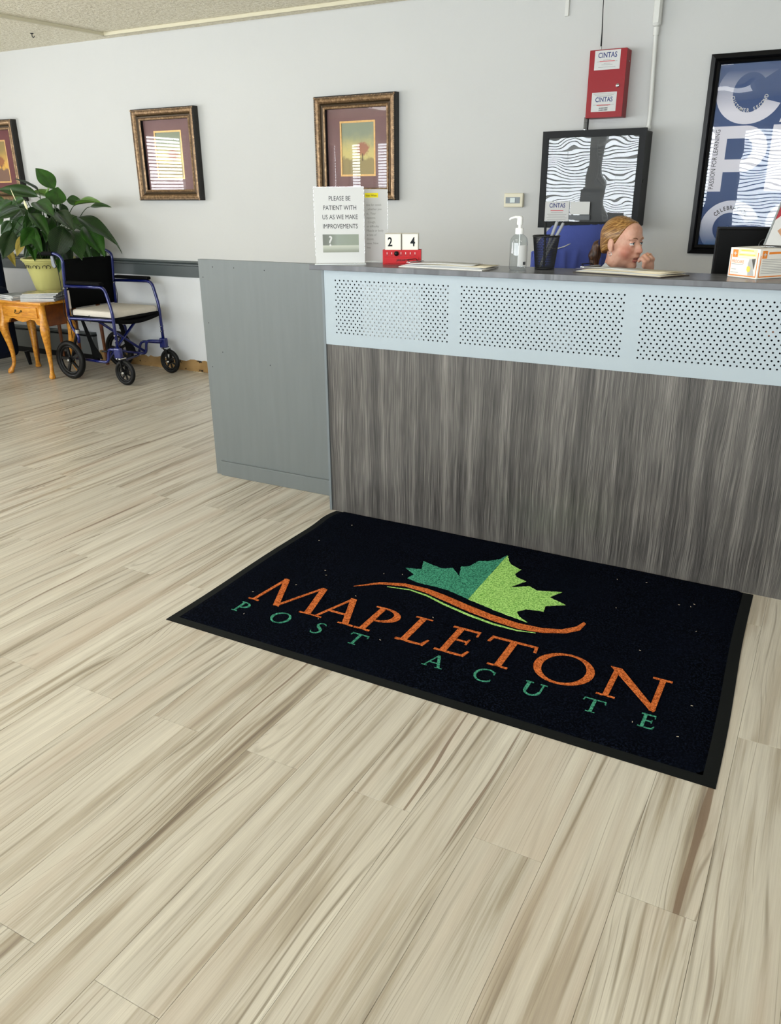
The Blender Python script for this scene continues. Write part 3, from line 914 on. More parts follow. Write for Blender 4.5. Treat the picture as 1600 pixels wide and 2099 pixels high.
def picture(cx, cz, label, pm, wd=0.63, hh=0.650, board=None):
    p = thing('framed_picture', label, 'picture', (cx, WB, cz), group='gold framed landscape prints')
    hw, h2 = wd / 2, hh / 2
    # moulding profile: (inset from the outside, height above the wall)
    prof = [('outer_moulding', M_OUTER, [(0, 0), (0, 0.050), (0.006, 0.056), (0.014, 0.055)]),
            ('gold_moulding', M_GOLD, [(0.014, 0.055), (0.022, 0.058), (0.034, 0.054), (0.043, 0.044)]),
            ('cove', M_COVE, [(0.043, 0.044), (0.052, 0.036), (0.060, 0.034)]),
            ('inner_lip', M_GOLD, [(0.060, 0.034), (0.066, 0.040), (0.074, 0.037), (0.078, 0.034)]),
            ('rabbet', M_BLACK, [(0.078, 0.034), (0.078, 0.004)])]
    for nm, mm, pr in prof:
        mb = MB()
        loops = [[(-hw + i, -hgt, -h2 + i), (hw - i, -hgt, -h2 + i), (hw - i, -hgt, h2 - i), (-hw + i, -hgt, h2 - i)] for i, hgt in pr]
        mb.v = [q for l in loops for q in l]
        for a in range(len(loops) - 1):
            for k in range(4):
                mb.f.append((a * 4 + k, a * 4 + (k + 1) % 4, a * 4 + 4 + (k + 1) % 4, a * 4 + 4 + k))
        mb.build(nm, mm, p)
    bd = MB()
    n = int(wd / 0.011)
    for k in range(n):                       # beading along the outer edge
        x = -hw + (k + 0.5) * wd / n
        for z in (-h2 + 0.010, h2 - 0.010):
            bd.box(x - 0.003, x + 0.003, -0.0585, -0.054, z - 0.0025, z + 0.0025)
    n = int(hh / 0.011)
    for k in range(n):
        z = -h2 + (k + 0.5) * hh / n
        for x in (-hw + 0.010, hw - 0.010):
            bd.box(x - 0.0025, x + 0.0025, -0.0585, -0.054, z - 0.003, z + 0.003)
    b = bd.build('beading', M_GOLD, p)
    b['kind'] = 'stuff'
    iw, ih = hw - 0.078, h2 - 0.078
    ow, oh = 0.138, 0.172
    mbd = MB()
    for x0, x1, z0, z1 in ((-iw, -ow, -ih, ih), (ow, iw, -ih, ih), (-ow, ow, -ih, -oh), (-ow, ow, oh, ih)):
        mbd.box(x0, x1, -0.006, -0.003, z0, z1)
    mbd.build('mat_board', board or M_MAT_WASHED, p)
    fl = MB()
    for x0, x1, z0, z1 in ((-ow, -ow + 0.012, -oh, oh), (ow - 0.012, ow, -oh, oh), (-ow + 0.012, ow - 0.012, -oh, -oh + 0.012), (-ow + 0.012, ow - 0.012, oh - 0.012, oh)):
        fl.box(x0, x1, -0.007, -0.002, z0, z1)
    fl.build('fillet', M_FILLET, p)
    MB().box(-ow, ow, -0.0025, -0.001, -oh, oh).build('print', pm, p)
    gl = MB()
    gl.add([(-iw, -0.012, -ih), (iw, -0.012, -ih), (iw, -0.012, ih), (-iw, -0.012, ih)], [(0, 1, 2, 3)])
    gl.build('glass', M_PANE, p)


picture(-6.715, 1.674, 'gold framed landscape print at the left, above the potted plant', P_A, board=mat('wine_mat_board', '#6a3538', 0.8, vary=(14, 0.06)))
picture(-4.710, 1.678, 'gold framed landscape print above the wheelchair, blind mirrored in its glass', P_B)
picture(-3.022, 1.676, 'gold framed autumn tree print behind the counter signs', P_B)

# ------------------------------------------------------------------ thermostat, raceway, alarm box, conduit, enclosure, poster
M_BEIGE = mat('beige_plastic', '#ddd6bd', 0.45)
th = thing('thermostat', 'small beige thermostat with grey display on the wall', 'thermostat', (-1.884, WB, 1.349))
MB().box(-0.062, 0.062, -0.028, 0, -0.041, 0.041).build('housing', M_BEIGE, th, bevel=0.004)
MB().box(-0.050, 0.044, -0.030, -0.027, -0.018, 0.018).build('display_panel', mat('thermostat_grey', '#7d8488', 0.4), th)
MB().box(-0.020, 0.012, -0.0315, -0.029, -0.014, 0.014).build('lcd', mat('lcd', '#c4cdc8', 0.25), th)
tag(box('cable_raceway', -1.634, -1.612, WB - 0.012, WB, 2.325, CZ, mat('raceway_paint', '#d4d3cd', 0.6), None, 0.002), 'short painted cable raceway stub hanging from the ceiling', 'raceway')

M_RED = mat('red_enamel', '#8f0a16', 0.42, spec=0.3)
M_NAVYINK = mat('navy_ink', '#1c2a6b', 0.5)
M_REDINK = mat('red_ink', '#c43c3c', 0.5)


def cintas(parent, x, y, z, wd, name='logo', big=1.0):
    """printed label logo: word with a red underline"""
    text(name, 'CINTAS', 0.26 * wd * big, M_NAVYINK, parent, wallm(x, y, z), thin=0.0006, sx=0.84)
    MB().box(x - wd * 0.30, x + wd * 0.30, y - 0.0006, y - 0.0002, z - 0.0215 * wd / 0.15, z - 0.0175 * wd / 0.15).build('underline', M_REDINK, parent)


fb = thing('alarm_box', 'red metal alarm communicator box with two white labels on the wall', 'alarm box', (-1.340, WB, 1.958))
MB().box(-0.103, 0.103, -0.10, 0, -0.170, 0.170).build('case', M_RED, fb, bevel=0.003)
MB().box(-0.1035, 0.1035, -0.103, -0.0995, -0.1705, 0.1705).build('door', M_RED, fb, bevel=0.001)
for nm, x0, x1, z0, z1 in (('upper_label', -0.074, 0.068, 0.070, 0.166), ('lower_label', -0.074, 0.066, -0.140, -0.042)):
    lb = MB().box(x0, x1, -0.1036, -0.1028, z0, z1).build(nm, M_PAPER, fb)
    cx = (x0 + x1) / 2
    if nm == 'upper_label':
        cintas(lb, cx, -0.1036, z1 - 0.036, 0.14)
        rows = [(-0.048, 0.16), (-0.055, 0.40), (-0.065, 0.13), (-0.071, 0.22), (-0.083, 0.34)]
    else:
        cintas(lb, cx, -0.1036, z1 - 0.048, 0.13)
        rows = [(-0.007, 0.44), (-0.014, 0.38), (-0.020, 0.30), (-0.063, 0.42), (-0.069, 0.20)]
        for dz in (-0.080, -0.090):
            pr = MB()
            for q in range(7):
                pr.box(cx - 0.024 + q * 0.0072, cx - 0.0195 + q * 0.0072, -0.1041, -0.1036, z1 + dz - 0.003, z1 + dz + 0.003)
            pr.build('printed_code', M_INK, lb)['kind'] = 'stuff'
    pl = MB()
    for dz, q in rows:
        pl.box(cx - q * 0.14, cx + q * 0.14, -0.1040, -0.1036, z1 + dz - 0.0008, z1 + dz + 0.0008)
    pl.build('small_print', M_PALEINK, lb)['kind'] = 'stuff'
lk = MB().lathe([(0.0095, 0), (0.0095, 0.006), (0.007, 0.008)], 20, wallm(0.067, -0.103, -0.012)).build('lock', M_STEEL, fb, 40)
MB().box(0.065, 0.070, -0.1125, -0.1105, -0.0135, -0.0105).build('key_slot', M_BLACK, lk)
MB().lathe([(0.005, 0), (0.005, 0.004)], 10, Matrix.Translation((0.103, -0.05, 0.11)) @ Matrix.Rotation(R(90), 4, 'Y')).build('knockout', M_STEEL, fb)
an = MB().lathe([(0.0055, 0.170), (0.0055, 0.192)], 10, Matrix.Translation((-0.056, -0.06, 0))).build('antenna_base', M_STEEL, fb)
MB().tube([(-0.056, -0.06, 0.190), (-0.057, -0.06, 0.26), (-0.062, -0.06, 0.37), (-0.064, -0.06, 0.50)], [0.0046, 0.0030, 0.0024, 0.002], 8).build('antenna', M_BLACK, fb, 60)

fx = thing('flexible_conduit', 'ribbed grey flexible conduit between the red box and black enclosure', 'conduit', (-1.452, WB - 0.06, 1.720))
coil = MB()
for k in range(11):
    z = 0.012 + k * 0.0062
    coil.lathe([(0.0085, z - 0.002), (0.0105, z), (0.0085, z + 0.002)], 12, None, False)
coil.build('ribbed_sleeve', mat('conduit_grey', '#8c8c88', 0.35, metal=0.7), fx, 60)
MB().tube([(0.012, 0.01, 0), (0.012, 0.01, 0.075)], 0.005, 8).build('cable_core', M_BLACK, fx)
MB().lathe([(0.013, 0), (0.013, 0.012)], 12).build('collar', M_STEEL, fx, 40)

M_COND = mat('painted_conduit', '#d9d9d3', 0.45)
cdt = thing('wall_conduit', 'white painted metal conduit with oval junction body rising up the wall', 'conduit', (0, WB - 0.028, 0))
MB().tube([(-1.098, 0, 1.725), (-1.096, 0, 1.78), (-1.098, 0, 1.88), (-1.103, 0, 2.0), (-1.108, 0, 2.19)], 0.0115, 12).build('pipe', M_COND, cdt, 60)
MB().tube([(-1.108, 0, 2.185), (-1.108, 0, 2.225)], 0.016, 12).build('coupling', M_COND, cdt, 60)
MB().tube([(-1.098, 0, 1.724), (-1.097, 0, 1.742)], 0.015, 12).build('coupling', M_COND, cdt, 60)
cb = MB().box(-1.132, -1.088, -0.022, 0.026, 2.225, 2.42).build('junction_body', M_COND, cdt, bevel=0.018, seg=4)
MB().box(-1.126, -1.096, -0.026, -0.020, 2.24, 2.405).build('cover_plate', M_COND, cb, bevel=0.008, seg=3)
MB().tube([(-1.110, 0, 2.41), (-1.112, 0, CZ)], 0.0115, 12).build('pipe', M_COND, cdt, 60)

EX0, EX1, EZ0, EZ1, EY = -1.662, -1.072, 1.196, 1.722, 4.935
en = thing('wall_enclosure', 'black steel wall enclosure with mirror-like acrylic door behind the seated woman', 'enclosure', (0, 0, 0))
M_ENC = mat('black_powder_coat', '#0b0d0e', 0.5, spec=0.25)
MB().box(EX0 + 0.012, EX1 - 0.004, EY + 0.03, WB, EZ0 + 0.012, EZ1 - 0.010).build('case', M_ENC, en, bevel=0.004)
dr = MB()
fwid = 0.036
for x0, x1, z0, z1 in ((EX0, EX0 + fwid, EZ0, EZ1), (EX1 - fwid, EX1, EZ0, EZ1), (EX0 + fwid, EX1 - fwid, EZ0, EZ0 + fwid), (EX0 + fwid, EX1 - fwid, EZ1 - fwid, EZ1)):
    dr.box(x0, x1, EY, EY + 0.03, z0, z1)
door = dr.build('door', M_ENC, en)
gi = MB()
gi.add([(EX0 + fwid, EY + 0.006, EZ0 + fwid), (EX1 - fwid, EY + 0.006, EZ0 + fwid), (EX1 - fwid, EY + 0.006, EZ1 - fwid), (EX0 + fwid, EY + 0.006, EZ1 - fwid)], [(0, 1, 2, 3)])
gi.build('acrylic_pane', M_WAVY, door)
g = NT('perforated_inner_plate')
hx, hy, hz = g.sep(g.tc.outputs['Object'])
vo = g.t.nodes.new('ShaderNodeTexVoronoi')
vo.inputs['Scale'].default_value = 120.0
vo.inputs['Randomness'].default_value = 0.0
g.put(vo.inputs['Vector'], g.xyz(g.math('ADD', hx, g.math('MULTIPLY', hz, 0.5)), 0.0, hz))
M_MESH = g.out(g.mix(g.ramp(vo.outputs['Distance'], 0.30, 0.36), lin('#020303'), lin('#23282b')), 0.5, 0.5)
MB().box(EX0 + 0.02, EX1 - 0.02, EY + 0.020, EY + 0.024, EZ0 + 0.02, EZ1 - 0.02).build('inner_plate', M_MESH, en)
MB().box(-1.545, -1.225, EY + 0.016, EY + 0.020, 1.395, 1.628).build('status_card', mat('grey_blue_card', '#12181c', 0.5), en)
cdl = MB().box(EX0 + fwid + 0.003, EX0 + fwid + 0.150, EY + 0.002, EY + 0.005, EZ0 + fwid + 0.002, EZ0 + fwid + 0.112).build('service_label', M_PAPER, door)
cintas(cdl, EX0 + fwid + 0.077, EY + 0.002, EZ0 + fwid + 0.078, 0.13)
pl = MB()
for k, q in enumerate((0.26, 0.42, 0.36, 0.44, 0.40)):
    zc = EZ0 + fwid + 0.050 - k * 0.010
    pl.box(EX0 + fwid + 0.077 - q * 0.14, EX0 + fwid + 0.077 + q * 0.14, EY + 0.0014, EY + 0.002, zc - 0.0008, zc + 0.0008)
pl.build('small_print', M_PALEINK, cdl)['kind'] = 'stuff'
MB().box(EX0 + fwid + 0.156, EX0 + fwid + 0.272, EY + 0.002, EY + 0.005, EZ0 + fwid + 0.040, EZ0 + fwid + 0.110).build('pale_label', mat('faded_label', '#cfcfcb', 0.5), door)
MB().box(EX0 + fwid + 0.152, EX0 + fwid + 0.276, EY + 0.001, EY + 0.0055, EZ0 + fwid + 0.010, EZ0 + fwid + 0.036).build('label_holder', mat('label_holder_grey', '#54585a', 0.4), door)
MB().lathe([(0.009, 0), (0.009, 0.004)], 14, Matrix.Translation((EX1 - 0.004, EY + 0.05, 1.45)) @ Matrix.Rotation(R(90), 4, 'Y')).build('latch', M_BLACK, en)

# poster
PXL, PXR, PB, PT = -0.803, -0.10, 1.060, 2.072
po = thing('framed_poster', 'black framed blue values poster with huge pale letters on the wall', 'poster', (0, WB - 0.002, 0))
M_FRB = mat('black_frame', '#060607', 0.35, spec=0.3)
for nm, pr in (('outer_moulding', [(0, 0), (0, 0.030), (0.022, 0.034), (0.030, 0.022)]), ('inner_moulding', [(0.030, 0.022), (0.034, 0.026), (0.046, 0.018), (0.050, 0.008)])):
    mb = MB()
    loops = [[(PXL + i, -h_, PB + i), (PXR - i, -h_, PB + i), (PXR - i, -h_, PT - i), (PXL + i, -h_, PT - i)] for i, h_ in pr]
    mb.v = [q for l in loops for q in l]
    for a in range(len(loops) - 1):
        for k in range(4):
            mb.f.append((a * 4 + k, a * 4 + (k + 1) % 4, a * 4 + 4 + (k + 1) % 4, a * 4 + 4 + k))
    mb.build(nm, M_FRB, po)
MB().box(PXL + 0.05, PXR - 0.05, -0.006, 0, PB + 0.05, PT - 0.05).build('blue_sheet', mat('poster_blue', '#083a72', 0.5), po)
g = NT('poster_letter')
lx, ly, lz = g.sep(g.tc.outputs['Object'])
M_PLET = g.out(g.mix(g.ramp(lz, 1.79, 1.99, smooth=False), lin('#dcd9e2'), lin('#093c74')), 0.5)
g = NT('poster_letter_low')
lx, ly, lz = g.sep(g.tc.outputs['Object'])
M_PLET2 = g.out(g.mix(g.ramp(lz, 1.10, 1.26, smooth=False), lin('#175490'), lin('#d5d6e4')), 0.5)
PM = wallm(0, -0.006, 0)


def pletter(polys, m=None):
    mb = MB()
    for q in polys:
        mb.prism(q, 0, 0.0006 + random.uniform(0, 0.00012), PM)
    return mb.build('poster_letter', m or M_PLET, po)


pletter(ringband(-0.588, 1.882, (0.168, 0.153), (0.086, 0.096), 42, 338, 40))
pletter([[(-0.425, 1.733), (-0.355, 1.733), (-0.275, 2.02), (-0.325, 2.02)], [(-0.175, 1.733), (-0.245, 1.733), (-0.325, 2.02), (-0.275, 2.02)], [(-0.36, 1.79), (-0.24, 1.79), (-0.25, 1.83), (-0.35, 1.83)]])
pletter([rect(-0.752, -0.672, 1.392, 1.722), rect(-0.68, -0.58, 1.660, 1.722), rect(-0.68, -0.58, 1.492, 1.556)] + ringband(-0.582, 1.607, (0.118, 0.115), (0.045, 0.053), -90, 90, 20))
pletter([rect(-0.448, -0.368, 1.392, 1.722), rect(-0.37, -0.27, 1.392, 1.46)])
pletter([rect(-0.245, -0.165, 1.392, 1.722)])
pletter(ringband(-0.600, 1.200, (0.156, 0.146), (0.086, 0.082), 20, 340, 40), M_PLET2)
pletter(ringband(-0.285, 1.230, (0.130, 0.120), (0.075, 0.065), 0, 360, 40), M_PLET2)


def arc_text(body, cx, cz, rad, a0, a1, size, m, inner=False):
    n = len(body)
    for k, ch in enumerate(body):
        if ch == ' ':
            continue
        a = a0 + (a1 - a0) * (k + 0.5) / n
        rot = a + 90 if inner else a - 90
        M = wallm(0, -0.0068, 0) @ Matrix.Translation((cx + rad * math.cos(R(a)), cz + rad * math.sin(R(a)), 0)) @ Matrix.Rotation(R(rot), 4, 'Z')
        text('printed_character', ch, size, m, po, M, thin=0.0006, sx=0.8)


arc_text('CUSTOMER SECOND', -0.588, 1.882, 0.094, 188, 352, 0.0255, M_PAPER, True)
arc_text('CELEBRATION', -0.600, 1.200, 0.098, 142, 40, 0.030, M_INK)
text('printed_text', 'PASSION FOR LEARNING', 0.034, M_INK, po, wallm(0, -0.0068, 0) @ Matrix.Translation((-0.712, 1.556, 0)) @ Matrix.Rotation(R(90), 4, 'Z'), sx=0.8)
pg = MB()
pg.add([(PXL + 0.05, -0.012, PB + 0.05), (PXR - 0.05, -0.012, PB + 0.05), (PXR - 0.05, -0.012, PT - 0.05), (PXL + 0.05, -0.012, PT - 0.05)], [(0, 1, 2, 3)])
pg.build('glazing', thin_glass('poster_acrylic', bump=(4.0, 0.35, 0.0035)), po)
# ------------------------------------------------------------------ things on the counter
M_ACR = thin_glass('acrylic_sheet')


def sign_holder(label, x, y, rot, wd, hh, lean=0.0):
    t = thing('sign_holder', label, 'sign', (x, y, CT), R(rot), group='acrylic sign holders on the counter')
    MB().box(-wd / 2, wd / 2, 0.002, 0.0035, 0.004, hh).build('back_sheet', M_ACR, t)
    MB().box(-wd / 2 - 0.004, wd / 2 + 0.004, -0.028, 0.060, 0.0, 0.0035).build('foot', mat('acrylic_foot', '#dfe4e2', 0.15, spec=0.6), t, bevel=0.001)
    p = MB().box(-wd / 2 + 0.001, wd / 2 - 0.001, 0.0004, 0.0016, 0.005, hh - 0.002).build('paper', M_PAPER, t)
    return t, p


def on_sign(x, z):
    return wallm(x, 0.0004, z)


sg, sp = sign_holder('white improvement notice in acrylic holder at the counter end', -1.873, 3.008, 31, 0.208, 0.305)
for k, tx in enumerate(('PLEASE BE', 'PATIENT WITH', 'US AS WE MAKE', 'IMPROVEMENTS')):
    text('printed_line', tx, 0.0255, M_INK, sp, on_sign(0.003, 0.252 - k * 0.0362), sx=0.80)
g = NT('notice_photo')
nx_, ny_, nz_ = g.sep(g.tc.outputs['Object'])
M_NPH = g.out(g.mix(g.ramp(g.math('ADD', nz_, g.math('MULTIPLY', nx_, 0.0)), 0.074, 0.079), g.cramp(g.ramp(nz_, 0.05, 0.075, 0, 1), [(0.0, '#8d9184'), (1.0, '#b9bcae')]), g.cramp(g.ramp(nx_, -0.07, 0.08, 0, 1), [(0.0, '#6d7169'), (0.35, '#8d958a'), (1.0, '#8b9384')])), 0.6)
ph = MB().box(-0.072, 0.079, 0.0000, 0.0005, 0.048, 0.120).build('printed_photo', M_NPH, sp)
text('question_mark', '?', 0.058, M_PAPER, ph, wallm(-0.040, -0.0002, 0.074), thin=0.0007)

s2, p2 = sign_holder('visitor notice with yellow highlighted heading behind the improvement notice', -1.846, 3.132, 31, 0.238, 0.296)
hl = MB().box(0.022, 0.078, 0.0000, 0.0005, 0.262, 0.280).build('highlight', mat('yellow_highlighter', '#f6e500', 0.6), p2)
text('printed_line', 'Visit When:', 0.0115, M_INK, hl, wallm(0.025, -0.0002, 0.2665), 'LEFT', sx=0.9)
for k, tx in enumerate(('tive for covid-', ', whether you', 'st.  Your', 'mptoms', ', Cough,', 'or difficulty', 'Muscle or body', 'w loss of', 'throat,', 'nose, New', 'hea')):
    text('printed_line', tx, 0.0128, M_PALEINK if k < 11 else M_INK, p2, wallm(0.027, 0.0003, 0.229 - k * 0.0172), 'LEFT', sx=0.9)

# perpetual calendar (plain number blocks)
M_CRED = mat('calendar_red', '#b40a14', 0.45, spec=0.3)
M_CREAM = mat('cream_block', '#efe9da', 0.45)
cal = thing('block_calendar', 'red desk calendar holding two cream number blocks reading 24', 'calendar', (-1.630, 3.104, CT), R(24))
trm = MB()
for a in ((-0.080, 0.080, -0.002, 0.004, 0, 0.058), (-0.080, 0.080, 0.066, 0.072, 0, 0.058), (-0.080, -0.074, 0.004, 0.066, 0, 0.058), (0.074, 0.080, 0.004, 0.066, 0, 0.058), (-0.074, 0.074, 0.004, 0.066, 0, 0.052)):
    trm.box(*a)
tray = trm.build('tray', M_CRED, cal)
MB().box(-0.070, 0.070, -0.0075, -0.002, 0.006, 0.030).build('month_bar', M_CRED, cal, bevel=0.0006)
text('month', 'JANUARY', 0.0125, M_INK, cal, wallm(0.0, -0.0076, 0.0135), thin=0.0003, sx=0.8)
for k in range(7):
    MB().box(-0.063 + k * 0.0195, -0.0605 + k * 0.0195, -0.0023, -0.0019, 0.041, 0.049).build('day_mark', M_PAPER, cal)
    MB().box(-0.066 + k * 0.0195, -0.0575 + k * 0.0195, -0.0023, -0.0019, 0.0345, 0.0375).build('day_name_mark', mat('dark_red_ink', '#7c0a12', 0.5), cal)
MB().lathe([(0.001, 0), (0.008, 0.003), (0.010, 0.008), (0.007, 0.013), (0.001, 0.014)], 14, wallm(-0.022, -0.002, 0.044)).build('marker_knob', M_BLACK, cal, 180)
for dg, cx in (('2', -0.0375), ('4', 0.0345)):
    b = MB().box(cx - 0.0345, cx + 0.0345, 0.006, 0.064, 0.0525, 0.1225).build('number_block', M_CREAM, cal, bevel=0.0008)
    for a in ((-0.0335, -0.0325, 0.056, 0.1215), (0.0325, 0.0335, 0.056, 0.1215), (-0.0335, 0.0335, 0.1207, 0.1215)):
        MB().box(cx + a[0], cx + a[1], 0.0055, 0.0061, a[2], a[3]).build('border_line', M_INK, b)
    text('numeral', dg, 0.050, M_INK, b, wallm(cx + (-0.012 if dg == '2' else 0.011), 0.0058, 0.073), thin=0.0012, sx=0.8)

M_MANILA = mat('manila', '#e0d6bd', 0.7)
M_CBOARD = mat('clipboard_white', '#dfdbd2', 0.5)


def clipboard(label, pts, board_m, sheets):
    """pts: four board corners (near-left, near-right, far-right, far-left)"""
    cx = sum(p[0] for p in pts) / 4
    cy = sum(p[1] for p in pts) / 4
    t = thing('clipboard', label, 'clipboard', (cx, cy, CT), group='clipboards on the counter')
    q = [(p[0] - cx, p[1] - cy) for p in pts]
    MB().prism(q, 0.0004, 0.0035).build('board', board_m, t)
    zz = 0.0038
    for k, (m, sc, dx, dy, rz, curl) in enumerate(sheets):
        nxs = 10
        vs, fs = [], []
        for i in range(nxs + 1):
            for j in range(2):
                u = i / nxs
                a = (q[0][0] + (q[1][0] - q[0][0]) * u, q[0][1] + (q[1][1] - q[0][1]) * u)
                b = (q[3][0] + (q[2][0] - q[3][0]) * u, q[3][1] + (q[2][1] - q[3][1]) * u)
                p = a if j == 0 else b
                z = zz + curl * math.sin(u * math.pi) * (0.6 if j else 1.0) + (curl * 0.6 * max(0, u - 0.8) * 5)
                v = Matrix.Rotation(rz, 2) @ Vector((p[0] * sc, p[1] * sc))
                vs.append((v[0] + dx, v[1] + dy, z))
        for i in range(nxs):
            fs.append((2 * i, 2 * i + 2, 2 * i + 3, 2 * i + 1))
        o = MB().add(vs, fs).build('sheet', m, t, 180)
        sm = o.modifiers.new('thickness', 'SOLIDIFY')
        sm.thickness = 0.0005
        zz += 0.0026
    lx, ly = (q[0][0] + q[3][0]) / 2, (q[0][1] + q[3][1]) / 2
    ang = math.atan2(q[3][1] - q[0][1], q[3][0] - q[0][0])
    M = Matrix.Translation((lx + 0.016, ly, zz)) @ Matrix.Rotation(ang, 4, 'Z')
    cl = MB().box(-0.05, 0.05, -0.012, 0.006, 0, 0.004, M).build('clip', M_STEEL, t, bevel=0.001)
    MB().tube([(-0.03, 0.006, 0.004), (-0.03, 0.016, 0.010), (0.03, 0.016, 0.010), (0.03, 0.006, 0.004)], 0.0018, 6, M=M).build('clip_wire', M_BLACK, cl)
    return t


clipboard('pale clipboard with loose white papers lying beside the red calendar', [(-1.585, 2.990), (-1.205, 2.952), (-1.205, 3.125), (-1.560, 3.165)], M_CBOARD,
          [(M_PAPER, 0.97, 0.0, 0.004, 0.0, 0.001), (M_PAPER, 0.93, -0.008, 0.006, R(1.5), 0.003), (M_MANILA, 0.80, 0.045, 0.012, R(-3), 0.003), (M_PAPER, 0.78, -0.02, 0.0, R(4), 0.006)])
clipboard('dark clipboard stacked with manila papers lying before the seated woman', [(-0.880, 3.050), (-0.545, 2.960), (-0.470, 3.085), (-0.825, 3.185)], mat('clipboard_brown', '#2b211b', 0.5),
          [(M_MANILA, 0.95, 0.0, 0.0, 0.0, 0.001), (M_PAPER, 0.92, -0.006, 0.004, R(1), 0.002), (M_MANILA, 0.90, 0.012, 0.006, R(-1.5), 0.004), (M_MANILA, 0.88, 0.006, 0.006, R(0.8), 0.005), (M_PAPER, 0.66, -0.06, -0.004, R(-2), 0.007)])

# hand sanitizer
sb = thing('sanitizer_bottle', 'clear pump bottle of hand sanitizer beside the pen cup', 'bottle', (-1.103, 3.066, CT), R(25))
M_GEL = thin_glass('sanitizer_clear', (0.90, 0.93, 0.94), 0.0, None, 0.08)
MB().lathe([(0.028, 0.0004), (0.0325, 0.003), (0.034, 0.010), (0.034, 0.100), (0.031, 0.115), (0.022, 0.126), (0.0145, 0.130), (0.0145, 0.136)], 28).build('bottle_body', M_GEL, sb, 40)
M_PUMP = mat('translucent_white_plastic', '#f1f1ee', 0.35, spec=0.4)
MB().lathe([(0.0150, 0.131), (0.0160, 0.132), (0.0160, 0.150), (0.0145, 0.153), (0.006, 0.154), (0.006, 0.166)], 20).build('pump_collar', M_PUMP, sb, 40)
ph_ = MB().lathe([(0.010, 0.164), (0.0115, 0.168), (0.0105, 0.192), (0.006, 0.196)], 16).build('pump_head', M_PUMP, sb, 40)
MB().tube([(0, 0, 0.190), (-0.018, -0.002, 0.192), (-0.034, -0.004, 0.188), (-0.040, -0.004, 0.182)], [0.006, 0.005, 0.0042, 0.0038], 8).build('spout', M_PUMP, ph_, 60)
MB().tube([(0, 0, 0.012), (0.002, 0, 0.13)], 0.0025, 8).build('dip_tube', M_PUMP, sb)
lab, lf = [], []
for k in range(9):
    a = R(-95 + k * 8.5)
    lab += [(0.0345 * math.cos(a), 0.0345 * math.sin(a), 0.016), (0.0345 * math.cos(a), 0.0345 * math.sin(a), 0.092)]
    if k:
        lf.append((2 * k - 2, 2 * k, 2 * k + 1, 2 * k - 1))
lb = MB().add(lab, lf).build('label', M_PAPER, sb, 180)
for k in range(6):
    a = R(-62 + k * 3.6)
    M = Matrix.Translation((0.0349 * math.cos(a), 0.0349 * math.sin(a), 0.026)) @ Matrix.Rotation(a, 4, 'Z')
    MB().box(-0.0002, 0.0002, -0.0006 - 0.0004 * (k % 2), 0.0006, -0.006, 0.006, M).build('barcode_bar', M_INK, lb)

# pen cup (black wire mesh) and pens
M_WIRE = mat('black_wire', '#08090b', 0.45)
cup = thing('pen_cup', 'black wire mesh pen cup between sanitizer and dark clipboard', 'pen cup', (-1.020, 3.140, CT))
g = NT('cup_mesh')
g.m.use_nodes = True
M_CUPM = mat('cup_mesh_black', '#0b0c10', 0.5)
mb = MB()
CH, CRB, CRT = 0.122, 0.036, 0.050
na = 64
for k in range(na):                       # two families of thin helical wires
    for sgn in (-1, 1):
        pts = []
        for j in range(9):
            t = j / 8
            a = 2 * math.pi * k / na + sgn * t * 0.95
            r_ = CRB + (CRT - CRB) * t
            pts.append((r_ * math.cos(a), r_ * math.sin(a), t * CH))
        mb.tube(pts, 0.00085, 3, cap=False)
ms = mb.build('mesh_wall', M_CUPM, cup)
ms['kind'] = 'stuff'
MB().tube([(CRT * math.cos(2 * math.pi * k / 28), CRT * math.sin(2 * math.pi * k / 28), CH) for k in range(28)], 0.0032, 8, closed=True).build('rim', M_WIRE, cup, 180)
MB().tube([(CRB * math.cos(2 * math.pi * k / 28), CRB * math.sin(2 * math.pi * k / 28), 0.004) for k in range(28)], 0.003, 8, closed=True).build('base_ring', M_WIRE, cup, 180)
MB().lathe([(CRB, 0.001), (CRB, 0.003)], 28).build('base', M_WIRE, cup)
M_GREYP = mat('grey_marker', '#8f9193', 0.4)


def pen(name, label, a, b, m, tipm, r=0.0048):
    t = thing(name, label, 'pen', (-1.020, 3.140, CT), group='pens standing in the mesh cup')
    A, B = Vector(a), Vector(b)
    MB().tube([A, A.lerp(B, 0.08), A.lerp(B, 0.62)], [r * 0.35, r, r], 10).build('barrel', m, t, 60)
    MB().tube([A.lerp(B, 0.62), A.lerp(B, 0.97), B], [r * 1.12, r * 1.08, r * 0.8], 10).build('cap', tipm, t, 60)


pen('marker_pen', 'grey marker leaning right, taller of the two in the mesh cup', (-0.022, 0.012, 0.006), (0.040, -0.002, 0.176), M_GREYP, M_GREYP, 0.0058)
pen('marker_pen', 'shorter grey marker leaning furthest right in the mesh cup', (-0.016, -0.012, 0.006), (0.062, 0.006, 0.170), M_GREYP, M_GREYP, 0.0055)
pen('ballpoint_pen', 'black ballpoint pen standing upright in the mesh cup', (0.004, -0.018, 0.006), (-0.006, -0.004, 0.172), M_WIRE, M_BLACK, 0.0046)

